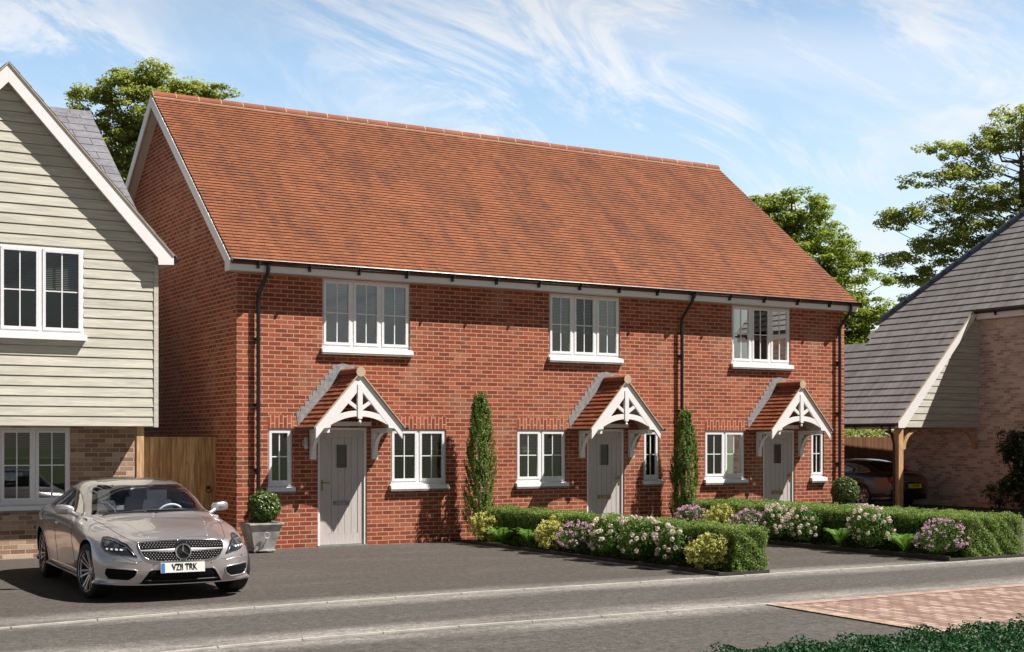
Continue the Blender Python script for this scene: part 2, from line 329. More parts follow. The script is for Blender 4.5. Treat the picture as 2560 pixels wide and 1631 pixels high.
# ---------------------------------------------------------------- leaf clouds (one mesh of many small folded leaves)
rng = np.random.default_rng(11)
def rdir(n):
    v = rng.normal(size=(n, 3)); return v / np.linalg.norm(v, axis=1, keepdims=True)
def leaf_arrays(P, Nn, L, W, fold=.25, T=None):
    """P points, Nn leaf normals, L lengths, W widths; each leaf is a folded rhombus of two faces"""
    n = len(P); L = np.broadcast_to(L, (n,))[:, None]; W = np.broadcast_to(W, (n,))[:, None]
    if T is None: T = rdir(n)
    T = T - Nn * np.sum(T * Nn, 1, keepdims=True); T /= np.linalg.norm(T, axis=1, keepdims=True) + 1e-9
    S = np.cross(Nn, T)
    a = P - T * L * .5; b = P + T * L * .5
    l = P + S * W * .5 + Nn * W * fold + T * L * .05; r = P - S * W * .5 + Nn * W * fold + T * L * .05
    V = np.stack([a, r, b, l], 1).reshape(-1, 3); i = np.arange(n)[:, None] * 4
    F = np.concatenate([i + [0, 1, 2], i + [0, 2, 3]], 1).reshape(-1, 3)
    return V, F
def tri_mesh(name, groups, mats, parent=None, loc=None):
    """groups: list of (V, F) arrays, one material each"""
    org = np.array(ORG.get(parent.name, (0, 0, 0))) if parent else np.zeros(3)
    V = np.concatenate([g[0] for g in groups]) - org; off = 0; Fs = []; mi = []
    for k, (v, f) in enumerate(groups): Fs.append(f + off); off += len(v); mi.append(np.full(len(f), k))
    F = np.concatenate(Fs).astype(np.int32); mi = np.concatenate(mi).astype(np.int32)
    me = bpy.data.meshes.new(name); me.vertices.add(len(V)); me.vertices.foreach_set('co', V.astype(np.float32).ravel())
    me.loops.add(F.size); me.loops.foreach_set('vertex_index', F.ravel()); me.polygons.add(len(F))
    me.polygons.foreach_set('loop_start', np.arange(0, F.size, 3, dtype=np.int32)); me.polygons.foreach_set('loop_total', np.full(len(F), 3, dtype=np.int32))
    for m in mats: me.materials.append(m)
    me.polygons.foreach_set('material_index', mi); me.update(); me.validate()
    o = bpy.data.objects.new(name, me); col.objects.link(o)
    if parent: o.parent = parent; ORG[o.name] = tuple(org)
    return o
def leafmat(name, cols, trans=.35, rough=.5, spec=.3): return island(name, cols, rough, .12, 1.2, grain=0, bump=0, trans=trans, spec=spec)
L_TREE = leafmat('tree_leaves', [(.22, .28, .055), (.40, .46, .10), (.30, .36, .08), (.56, .58, .17), (.26, .31, .065)], .55)
L_TREE2 = leafmat('bright_tree_leaves', [(.18, .26, .035), (.32, .40, .06), (.24, .32, .05), (.44, .50, .10)], .5)
L_HEDGE = leafmat('hedge_leaves', [(.10, .175, .035), (.25, .36, .075), (.16, .25, .055), (.44, .54, .18)], .42)
L_DARK = leafmat('dark_leaves', [(.015, .035, .01), (.03, .07, .015), (.05, .10, .02)], .15, .3, .5)
L_BALL = leafmat('box_ball_leaves', [(.035, .07, .015), (.10, .16, .03), (.20, .28, .06)], .25, .3, .5)
L_CON = leafmat('conifer_leaves', [(.06, .12, .025), (.11, .19, .035), (.18, .27, .055), (.28, .37, .08)], .35, .5)
L_FORE = leafmat('deep_green_leaves', [(.010, .05, .016), (.022, .085, .027), (.042, .13, .042)], .28, .5)
L_YEL = leafmat('yellow_leaf_clusters', [(.72, .66, .16), (.84, .80, .34), (.58, .58, .13)], .35)
L_YG = leafmat('olive_leaves', [(.14, .17, .025), (.26, .29, .05), (.36, .37, .08)], .35)
L_PINK = leafmat('mauve_petals', [(.70, .42, .58), (.80, .55, .70), (.64, .36, .54), (.88, .68, .78)], .35)
L_WHT = leafmat('pale_pink_petals', [(.82, .70, .62), (.88, .80, .74), (.74, .58, .50)], .3)
L_SHR = leafmat('shrub_leaves', [(.05, .12, .02), (.10, .19, .035), (.16, .26, .05)], .3)
L_FERN = leafmat('fern_leaves', [(.13, .28, .04), (.22, .40, .07), (.16, .33, .05)], .45)
L_WHITEF = leafmat('tiny_white_flowers', [(.8, .8, .75), (.7, .72, .65)], .2)
# ================================================================ GROUND
g = MBd(); g.face([(-400, -400, -.03), (500, -400, -.03), (500, 700, -.03), (-400, 700, -.03)]); struct('ground', g, M_GRASS)
K1 = [(-60, -8.6), (-9, -8.5), (-5.3, -8.12), (-4.4, -7.97), (-3.5, -7.85), (-2.6, -7.78), (-1, -7.72), (0.5, -7.72), (2.2, -7.76), (5, -7.78), (12, -7.80), (80, -7.80)]
K2 = [(-60, -12.6), (-8, -10.95), (-5.3, -10.55), (-4.2, -10.40), (-3, -10.30), (-1.4, -10.27), (2.5, -10.42), (12, -10.42), (80, -10.42)]
def kpt(K, x):
    for a, b in zip(K, K[1:]):
        if a[0] <= x <= b[0]: return a[1] + (b[1] - a[1]) * (x - a[0]) / (b[0] - a[0])
M_DRIVE = tarmac('driveway_tarmac', (.072, .063, .056), [(-7.65, .55, .9)])
M_FOOT = tarmac('pavement_tarmac', (.082, .075, .068), [(-7.9, .45, .8), (-10.15, .6, 1.0)], strength=.85)
M_ROAD = tarmac('road_tarmac', (.082, .075, .068), [(-10.5, .45, .8)], strength=.9)
g = MBd(); g.face([(x, y, 0) for x, y in K1] + [(80, 60, 0), (-60, 60, 0)]); struct('driveway', g, M_DRIVE)
g = MBd(); g.face([(x, y, -.004) for x, y in K2] + [(x, y + .01, -.004) for x, y in reversed(K1)]); struct('pavement', g, M_FOOT)
g = MBd(); g.face([(-60, -40, -.008), (80, -40, -.008), (80, -10.4, -.008)] + [(x, y + .01, -.008) for x, y in reversed(K2)]); struct('road', g, M_ROAD)
def kerb(K, x0, x1, st, wd, h, name):
    g = MBd(); x = x0
    while x < x1:
        a = (x + .006, kpt(K, x + .006)); b = (x + st - .006, kpt(K, x + st - .006)); j = random.uniform(-.002, .002)
        g.poly([(a[0], a[1] - wd / 2, -.02), (b[0], b[1] - wd / 2, -.02), (b[0], b[1] + wd / 2, -.02), (a[0], a[1] + wd / 2, -.02),
                (a[0], a[1] - wd / 2, h + j), (b[0], b[1] - wd / 2, h + j), (b[0], b[1] + wd / 2, h + j), (a[0], a[1] + wd / 2, h + j)],
               [(0, 1, 5, 4), (1, 2, 6, 5), (2, 3, 7, 6), (3, 0, 4, 7), (4, 5, 6, 7)]); x += st
    struct(name, g, M_KERB)
kerb(K1, -14.81, 26, .872, .055, .014, 'kerb')
kerb(K2, -12.21, 2.45, .83, .045, .008, 'kerb')
MBP = brick('block_paving', (.22, .135, .108), (.32, .215, .175), (.44, .33, .28), (.11, .085, .07), .35, row=.1, width=.2, rot=True, msize=.011)
MBP2 = brick('block_paving_border', (.30, .19, .15), (.37, .25, .20), (.44, .32, .26), (.15, .11, .09), .2, row=.2, width=.1, msize=.005)
MBP3 = brick('block_paving_border_side', (.32, .23, .17), (.40, .30, .23), (.46, .37, .30), (.13, .10, .08), .2, row=.1, width=.2, msize=.006)
g = MBd(); g.face([(2.62, -10.62, 0), (60, -10.62, 0), (60, -30, 0), (2.15, -30, 0), (2.42, -14, 0)])
struct('brick_paving', g, MBP)
g = MBd(); g.box(2.42, 60, -10.62, -10.42, -.03, .006); struct('brick_paving_border', g, MBP2)
g = MBd(); g.poly([(2.42, -10.62, .005), (2.62, -10.62, .005), (2.42, -14, .005), (2.15, -30, .005), (1.95, -30, .005), (2.22, -14, .005)], [(0, 1, 2, 5), (5, 2, 3, 4)])
g.poly([(2.40, -10.62, .005), (2.20, -14, .005), (2.20, -14, -.02), (2.40, -10.62, -.02)], [(0, 1, 2, 3)]); struct('brick_paving_border', g, MBP3)
# ================================================================ BUILDERS FOR HOUSES
def wall_front(mb, y, x0, x1, z0, z1, holes, rev=.10, mi=0):
    """wall in a plane of constant y facing -y, with openings (xa,xb,za,zb) and their reveals"""
    xs = sorted({x0, x1, *[h[0] for h in holes], *[h[1] for h in holes]}); zs = sorted({z0, z1, *[h[2] for h in holes], *[h[3] for h in holes]})
    xs = [x for x in xs if x0 <= x <= x1]; zs = [z for z in zs if z0 <= z <= z1]
    for a, b in zip(xs, xs[1:]):
        for c, d in zip(zs, zs[1:]):
            mx_, mz = (a + b) / 2, (c + d) / 2
            if any(h[0] < mx_ < h[1] and h[2] < mz < h[3] for h in holes): continue
            mb.face([(a, y, c), (b, y, c), (b, y, d), (a, y, d)], mi)
    for a, b, c, d in holes:
        mb.face([(a, y, c), (a, y, d), (a, y + rev, d), (a, y + rev, c)], mi); mb.face([(b, y, c), (b, y + rev, c), (b, y + rev, d), (b, y, d)], mi)
        mb.face([(a, y, d), (b, y, d), (b, y + rev, d), (a, y + rev, d)], mi); mb.face([(a, y, c), (a, y + rev, c), (b, y + rev, c), (b, y, c)], mi)
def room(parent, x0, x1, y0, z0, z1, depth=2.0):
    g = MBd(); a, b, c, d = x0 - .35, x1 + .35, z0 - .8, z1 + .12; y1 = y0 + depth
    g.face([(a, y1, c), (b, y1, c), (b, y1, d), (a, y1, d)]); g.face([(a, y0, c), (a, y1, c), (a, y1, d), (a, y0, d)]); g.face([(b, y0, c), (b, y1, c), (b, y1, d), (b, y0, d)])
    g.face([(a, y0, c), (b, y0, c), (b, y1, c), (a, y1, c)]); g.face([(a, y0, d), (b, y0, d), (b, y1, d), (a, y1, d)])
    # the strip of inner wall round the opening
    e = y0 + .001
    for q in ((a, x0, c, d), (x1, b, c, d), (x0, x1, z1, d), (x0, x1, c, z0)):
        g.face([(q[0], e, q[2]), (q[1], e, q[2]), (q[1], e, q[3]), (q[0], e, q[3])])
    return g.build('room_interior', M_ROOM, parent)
def window(parent, x0, x1, z0, z1, lights, y, sill=True, blind=0, bar=.5, subsill=True, sillw=.03, gm=None):
    g = MBd(); d = .07; o = .03; bo = .055
    g.box(x0, x0 + o, y, y + d, z0, z1); g.box(x1 - o, x1, y, y + d, z0, z1)
    g.box(x0 + o, x1 - o, y, y + d, z1 - o, z1); g.box(x0 + o, x1 - o, y, y + d, z0, z0 + bo)
    W = (x1 - x0 - 2 * o); lw = W / lights; xs = [x0 + o + lw * i for i in range(lights + 1)]
    for x in xs[1:-1]: g.box(x - .022, x + .022, y - .002, y + d, z0 + bo, z1 - o)
    panes = []
    for i in range(lights):
        a = xs[i] + (.024 if i else .002); b = xs[i + 1] - (.024 if i < lights - 1 else .002); c = z0 + bo + .002; e = z1 - o - .002; s_ = .045; yy = y - .012
        # sash mitred look: four bevelled rails
        for (p, q, r_, t_) in ((a, a + s_, c, e), (b - s_, b, c, e)): g.prism([(p, c), (q, c + s_), (q, e - s_), (p, e)] if p == a else [(q, c), (q, e), (p, e - s_), (p, c + s_)], 'y', yy, y + .04)
        g.prism([(a, c), (b, c), (b - s_, c + s_), (a + s_, c + s_)], 'y', yy - .001, y + .04); g.prism([(a, e), (a + s_, e - s_), (b - s_, e - s_), (b, e)], 'y', yy - .001, y + .04)
        ga, gb, gc, gd = a + s_, b - s_, c + s_, e - s_
        m_ = (ga + gb) / 2; h_ = gc + (gd - gc) * bar
        g.box(m_ - .009, m_ + .009, y + .006, y + .03, gc, gd); g.box(ga, m_ - .009, y + .006, y + .03, h_ - .009, h_ + .009); g.box(m_ + .009, gb, y + .006, y + .03, h_ - .009, h_ + .009)
        panes.append((ga, gb, gc, gd))
    f = g.build('window', M_UPVC, parent)
    for ga, gb, gc, gd in panes:
        q = MBd(); tl = random.uniform(-.002, .002); q.face([(ga, y + .018 + tl, gc), (gb, y + .018 - tl, gc), (gb, y + .018 - tl, gd), (ga, y + .018 + tl, gd)]); q.build('pane', gm or M_GLASS, f)
    if sill:
        q = MBd(); q.prism([(y + .05, z0), (y - .02, z0 + .004), (-.075 + (y - .03), z0 - .02), (-.08 + (y - .03), z0 - .085), (y + .05, z0 - .085)], 'x', x0 - sillw, x1 + sillw); q.build('sill', M_WHITE, f)
        if subsill:
            q = MBd(); q.box(x0 - sillw - .005, x1 + sillw + .005, y - .105, y + .05, z0 - .118, z0 - .088); q.build('lower_sill', M_SILL, f)
    if blind:
        q = MBd(); zt = z1 - .06; n_ = int(blind * (z1 - z0) / .028)
        for ga, gb, gc, gd in panes:
            for k in range(n_):
                z = zt - .02 - k * .028; q.obox(((ga + gb) / 2, y + .10, z), ((gb - ga) / 2 + .02, 0, 0), (0, .010, .006), (0, -.0006, .001))
            q.box(ga - .02, gb + .02, y + .09, y + .112, zt - .03 - n_ * .028, zt - .012 - n_ * .028)
        q.build('blind', M_BLIND, f)
    return f
def tile_field(mb, O, U, V, W, L, tw, gauge, th, jit=.002, inside=None, gap=.0015, lap=1.3, taper=0):
    O, U, V = Vector(O), Vector(U).normalized(), Vector(V).normalized(); Nn = U.cross(V).normalized()
    if Nn.z < 0: Nn = -Nn
    r = 0
    while r * gauge < L - .02:
        v0 = r * gauge; v1 = min(v0 + gauge * lap, L); off = (r % 2) * tw * .5 + random.uniform(-.006, .006) ; x = -tw + off
        Wr = W - taper * v0 / L
        while x < Wr:
            a = max(x, 0) + gap; b = min(x + tw, Wr) - gap; x += tw
            if b - a < .01: continue
            if inside and not inside((a + b) / 2, v0 + gauge * .5): continue
            l0 = th * 1.55 + random.uniform(-jit, jit); l1 = th * .45; dv = random.uniform(-jit, jit)
            P = lambda u, v, n: O + U * u + V * v + Nn * n
            mb.poly([P(a, v0 + dv, l0), P(b, v0 + dv, l0 + random.uniform(-jit, jit) * .6), P(b, v1, l1), P(a, v1, l1), P(a, v0 + dv + th * 1.3, l0 - th), P(b, v0 + dv + th * 1.3, l0 - th)],
                    [(0, 1, 2, 3), (4, 5, 1, 0), (4, 0, 3), (5, 2, 1)])
        r += 1
def boards(mb, xf, z0, z1, pitch, y, holes=(), proud=.028, gap=.011):
    z = z0
    while z < z1 - .01:
        t = min(z + pitch, z1); zb = z + gap; xa, xb = xf(z + pitch * .5)
        segs = [(xa, xb)]
        for h in holes:
            if h[2] < z + pitch * .5 < h[3]:
                ns = []
                for a, b in segs:
                    if h[0] > a: ns.append((a, min(h[0], b)))
                    if h[1] < b: ns.append((max(h[1], a), b))
                segs = ns
        for a, b in segs:
            if b - a < .02: continue
            mb.poly([(a, y - proud, zb), (b, y - proud, zb), (b, y - .016, t), (a, y - .016, t), (a, y + .002, zb), (b, y + .002, zb), (b, y + .002, t), (a, y + .002, t)],
                    [(0, 1, 2, 3), (0, 4, 5, 1), (0, 3, 7, 4), (1, 5, 6, 2)])
        z += pitch
def gutter(parent, p0, p1, r=.056, br=0, out=(0, -1, 0), brk=.92, name='gutter'):
    p0, p1 = Vector(p0), Vector(p1); d = (p1 - p0).normalized(); side = Vector(out); g = MBd(); n = 8; L = (p1 - p0).length
    pr = [(math.cos(math.pi + math.pi * k / n), math.sin(math.pi + math.pi * k / n)) for k in range(n + 1)]
    b = len(g.v)
    for q in (p0, p1):
        for ra in (r, r - .006):
            for c, s_ in pr: g.v.append(tuple(q + side * c * ra + Vector((0, 0, s_ * ra))))
    m = n + 1
    for k in range(n):
        g.f.append((b + k, b + k + 1, b + 2 * m + k + 1, b + 2 * m + k)); g.mi.append(0)
        g.f.append((b + m + k, b + 3 * m + k, b + 3 * m + k + 1, b + m + k + 1)); g.mi.append(0)
    for a_, c_ in ((0, m), (n, m + n)): g.f.append((b + a_, b + 2 * m + a_, b + 2 * m + c_, b + c_)); g.mi.append(0)
    for e in (0, 2 * m): g.f.append(tuple(b + e + k for k in range(m))); g.mi.append(0)
    # rolled front lip
    g.tube([p0 + side * r, p1 + side * r], .007, 6)
    go = g.build(name, M_BLACK, parent)
    if br:
        s_ = brk * .5
        while s_ < L:
            q = MBd(); c = p0 + d * s_
            q.obox(c - Vector((0, 0, r * .75)), d * .018, side * (r + .012), Vector((0, 0, r * .55)))
            q.obox(c - side * r * .55 - Vector((0, 0, r * 1.75)), d * .018, side * .03, Vector((0, 0, .035)))
            q.build('gutter_bracket', M_BLACK, go); s_ += brk
    return go
# ================================================================ MAIN TERRACE
T = thing('terraced_house', 'long red brick terrace of three homes under one steep orange clay tiled roof', 'house', (0, 0, 0))
RS = .822; rz = lambda y: 4.865 + RS * (y + .25)
XR = 13.87; WINS = []
up = [(1.546, 3.244), (6.208, 7.86), (10.692, 12.309)]
lo = [(.551, .991, 1), (2.862, 3.979, 2), (5.476, 6.582, 2), (8.428, 8.822, 1), (9.979, 11.046, 2), (12.893, 13.275, 1)]
drs = [(1.461, 2.393, -1), (7.072, 7.957, 1), (11.544, 12.423, 1)]
holes = [(a, b, 3.455, 4.66) for a, b in up] + [(a, b, 1.06, 2.05) for a, b, _ in lo] + [(a, b, .0, 2.068) for a, b, _ in drs]
g = MBd(); wall_front(g, 0, 0, XR, -.1, 4.66, holes)
g.face([(0, 0, 4.66), (XR, 0, 4.66), (XR, 0, 4.9), (0, 0, 4.9)])
gp = [(0, -.1), (8.4, -.1), (8.4, 4.92), (4.2, rz(4.2) - .13), (0, 4.92)]
g.face([(0, y, z) for y, z in gp]); g.face([(XR - (.16 if z > 6 else 0), y, z) for y, z in gp]); g.face([(0, 8.4, -.1), (XR, 8.4, -.1), (XR, 8.4, 4.9), (0, 8.4, 4.9)])
wall = g.build('brick_wall', MB, T)
for a, b, l in lo:
    if a in (.551,): q = (a - .0, b + .0)
    else: q = (a - .0, b + .0)
    g = MBd(); g.box(q[0], q[1], -.003, .02, 2.052, 2.277); g.build('brick_arch', MBS, T)
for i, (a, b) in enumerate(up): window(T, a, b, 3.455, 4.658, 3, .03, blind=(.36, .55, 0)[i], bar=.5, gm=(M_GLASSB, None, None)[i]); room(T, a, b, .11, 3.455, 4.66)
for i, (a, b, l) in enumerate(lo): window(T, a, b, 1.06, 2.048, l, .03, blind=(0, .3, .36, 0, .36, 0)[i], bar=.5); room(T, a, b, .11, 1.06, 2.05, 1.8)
# doors
for i, (a, b, hs_) in enumerate(drs):
    g = MBd(); f_ = .045; y = .02
    g.box(a, a + f_, y, y + .09, 0, 2.066); g.box(b - f_, b, y, y + .09, 0, 2.066); g.box(a + f_, b - f_, y, y + .09, 2.066 - f_, 2.066)
    fr = g.build('door_frame', M_WHITE, T)
    g = MBd(); g.box(a - .01, b + .01, -.03, y + .08, -.02, .022); g.build('threshold', M_SILL, fr)
    da, db = a + f_ + .003, b - f_ - .003; yd = .05; dz0, dz1 = .03, 2.066 - f_ - .003; cx_ = (a + b) / 2
    wx0, wx1, wz0, wz1 = cx_ - .098, cx_ + .098, 1.365, 1.768
    g = MBd(); xs_ = [da + (db - da) * k / 6 for k in range(7)]
    # stiles, rails and grooved planks, left open round the little window
    def plank(p, q, c, e, yy):
        if c < wz1 and e > wz0 and q > wx0 and p < wx1:
            if wz0 > c: g.box(p, q, yy, yd + .05, c, wz0)
            if e > wz1: g.box(p, q, yy, yd + .05, wz1, e)
            if p < wx0: g.box(p, wx0, yy, yd + .05, wz0, wz1)
            if q > wx1: g.box(wx1, q, yy, yd + .05, wz0, wz1)
        else: g.box(p, q, yy, yd + .05, c, e)
    g.box(da, da + .105, yd, yd + .05, dz0, dz1); g.box(db - .105, db, yd, yd + .05, dz0, dz1)
    g.box(da + .105, db - .105, yd - .0, yd + .05, dz0, dz0 + .19); g.box(da + .105, db - .105, yd, yd + .05, dz1 - .12, dz1)
    ia, ib = da + .105, db - .105; npl = 5
    for k in range(npl):
        p = ia + (ib - ia) * k / npl + .003; q = ia + (ib - ia) * (k + 1) / npl - .003; plank(p, q, dz0 + .193, dz1 - .123, yd + .007)
    g.box(da + .05, db - .05, yd + .03, yd + .045, dz0 + .02, wz0 - .02); g.box(da + .05, wx0 - .01, yd + .03, yd + .045, wz0 - .02, dz1 - .02); g.box(wx1 + .01, db - .05, yd + .03, yd + .045, wz0 - .02, dz1 - .02)
    door = g.build('door', M_DOOR, T)
    g = MBd(); g.box(wx0, wx1, yd + .015, yd + .02, wz0, wz1); g.build('door_glass', M_GLASSD, door)
    g = MBd()
    for q in ((wx0 - .012, wx0, wz0 - .012, wz1 + .012), (wx1, wx1 + .012, wz0 - .012, wz1 + .012), (wx0, wx1, wz0 - .012, wz0), (wx0, wx1, wz1, wz1 + .012)): g.box(q[0], q[1], yd - .006, yd + .02, q[2], q[3])
    g.build('glass_bead', M_DOOR, door)
    g = MBd(); lz = .745
    g.box(cx_ - .155, cx_ + .155, yd - .006, yd + .006, lz - .035, lz + .035); g.box(cx_ - .13, cx_ + .13, yd - .022, yd - .007, lz - .02, lz + .03)
    g.build('letter_plate', M_LEAD if i == 0 else M_BRASS, door)
    hx = da + .052 if hs_ < 0 else db - .052
    g = MBd(); g.box(hx - .016, hx + .016, yd - .008, yd, .97, 1.16); g.tube([(hx, yd - .008, 1.11), (hx, yd - .045, 1.11), (hx - hs_ * .02, yd - .052, 1.11), (hx - hs_ * .125, yd - .05, 1.105)], .009, 8); g.lathe([(0, -.014), (.012, -.014), (.014, -.008)], (hx, yd, 1.01), 10, 'y')
    g.build('handle', M_BRASS, door, smooth=40)
    g = MBd(); g.box(a - .1, b + .1, .13, .15, -.05, 2.2); g.build('hall_partition', M_ROOM, door)
# wall lamps
for x, hx in ((1.205, 0), (8.16, 1), (12.60, 2)):
    g = MBd(); g.box(x - .03, x + .03, -.012, 0, 1.75, 1.85); g.box(x - .012, x + .012, -.06, -.012, 1.79, 1.81)
    g.lathe([(0, 1.70), (.028, 1.70), (.033, 1.703), (.033, 1.79), (.036, 1.795), (.036, 1.805), (.033, 1.81), (.033, 1.897), (.028, 1.90), (0, 1.90)], (x, -.085, 0), 16)
    g.build('wall_lamp', M_ZINC, T, smooth=40)
# roof
OV = -.2; XE = 14.0; VL = math.hypot(1, RS)
rf = MBd()
tile_field(rf, (OV + .0, -.31, rz(-.31)), (1, 0, 0), (0, 1, RS), XE - OV, (4.2 + .31) * VL, .165, .1003, .016, .0015, taper=.25)
roof = rf.build('roof', M_TILE, T, recalc=False)
g = MBd(); y1 = 8.71
g.poly([(OV, -.3, rz(-.3) - .005), (XE, -.3, rz(-.3) - .005), (XE - .25, 4.2, rz(4.2) - .005), (OV, 4.2, rz(4.2) - .005), (OV, 8.7, rz(-.3) - .005), (XE, 8.7, rz(-.3) - .005),
        (OV, -.3, rz(-.3) - .06), (XE, -.3, rz(-.3) - .06), (XE - .25, 4.2, rz(4.2) - .06), (OV, 4.2, rz(4.2) - .06), (OV, 8.7, rz(-.3) - .06), (XE, 8.7, rz(-.3) - .06)],
       [(0, 1, 2, 3), (3, 2, 5, 4), (6, 9, 8, 7), (9, 10, 11, 8), (0, 3, 9, 6), (1, 7, 8, 2), (3, 4, 10, 9), (2, 8, 11, 5), (0, 6, 7, 1), (4, 5, 11, 10)])
g.build('roof_deck', M_TILE, roof, recalc=False)
g = MBd(); mo = MBd(); x = OV; zt = rz(4.2) + .005
while x < XE - .30:
    e = min(x + .452, XE - .25)
    n = 8
    for (a_, b_, r_, tgt) in ((x + .004, e - .004, .118, g), (x - .007, x + .007, .119, mo)):
        bb = len(tgt.v); j = random.uniform(-.003, .003) if tgt is g else 0
        for xx in (a_, b_):
            for k in range(n + 1):
                t_ = math.pi * k / n; tgt.v.append((xx, 4.2 - math.cos(t_) * r_, zt - .055 + j + math.sin(t_) * r_ * .95))
        for k in range(n): tgt.f.append((bb + k, bb + k + 1, bb + n + 2 + k, bb + n + 1 + k)); tgt.mi.append(0)
        for s_ in (0, n + 1): tgt.f.append(tuple(bb + s_ + k for k in range(n + 1))); tgt.mi.append(0)
    x = e
mo.box(OV, XE - .25, 4.2 - .114, 4.2 - .09, zt - .082, zt - .062); mo.box(OV, XE - .25, 4.2 + .09, 4.2 + .114, zt - .082, zt - .062)
rd = g.build('ridge_tiles', M_RIDGE, roof); mo.build('ridge_mortar', M_MORTAR, roof)
# fascia, soffit, barge boards
g = MBd(); g.box(OV, XE - .02, -.275, -.25, 4.66, 4.80); g.build('fascia', M_WHITE, T)
g = MBd(); g.box(OV + .02, XE - .02, -.25, -.001, 4.665, 4.68); g.build('soffit', M_SOFF, T)
def lean(g, on):
    if on: g.v = [(v[0] - .25 * max(0, min(1, 1 - abs(v[1] - 4.2) / 4.5)), v[1], v[2]) for v in g.v]
for xa, xb, s_ in ((OV - .02, OV, 0), (XE - .02, XE, 1)):
    g = MBd(); t_ = .185
    g.prism([(-.275, 4.66), (-.275, rz(-.275) - .012), (4.2, rz(4.2) - .012), (4.2, rz(4.2) - .012 - t_ * 1.25), (-.03, rz(-.03) - .012 - t_ * 1.2), (-.03, 4.66)], 'x', xa, xb)
    g.prism([(8.675, 4.66), (8.675, rz(-.275) - .012), (4.2, rz(4.2) - .012), (4.2, rz(4.2) - .012 - t_ * 1.25), (8.43, rz(-.03) - .012 - t_ * 1.2), (8.43, 4.66)], 'x', xa - .0005, xb + .0005)
    lean(g, s_); g.build('barge_board', M_WHITE, T)
    g = MBd(); x0_, x1_ = (OV, 0) if s_ == 0 else (XR, XE - .02)
    for (ya, yb) in ((-.03, 4.2), (8.43, 4.2)):
        za, zb = rz(-.03) - .012 - t_ * .9, rz(4.2) - .012 - t_ * .9
        g.poly([(x0_, ya, za), (x1_, ya, za), (x1_, yb, zb), (x0_, yb, zb), (x0_, ya, za + .03), (x1_, ya, za + .03), (x1_, yb, zb + .03), (x0_, yb, zb + .03)], [(0, 1, 2, 3), (4, 7, 6, 5), (0, 4, 5, 1), (1, 5, 6, 2), (0, 3, 7, 4)])
    lean(g, s_); g.build('verge_soffit', M_SOFF, T)
gutter(T, (OV, -.335, 4.838), (XE + .03, -.335, 4.838), .056, 1)
for x in (.35, 9.33, 13.66):
    g = MBd(); xo = x + .08
    g.tube([(xo, -.335, 4.77), (xo, -.335, 4.70), (xo - .005, -.32, 4.64), (x + .01, -.10, 4.34), (x, -.075, 4.27), (x, -.075, 4.1), (x, -.075, .04)], .034, 10)
    for z in (3.55, 2.45, 1.35, .3): g.lathe([(.034, z - .03), (.042, z - .03), (.042, z + .03), (.034, z + .03)], (x, -.075, 0), 12); g.box(x - .06, x + .06, -.03, -.002, z - .018, z + .018)
    g.tube([(x, -.075, .10), (x, -.10, .05), (x, -.13, .03)], .036, 10)
    g.build('downpipe', M_BLACK, T, smooth=40)
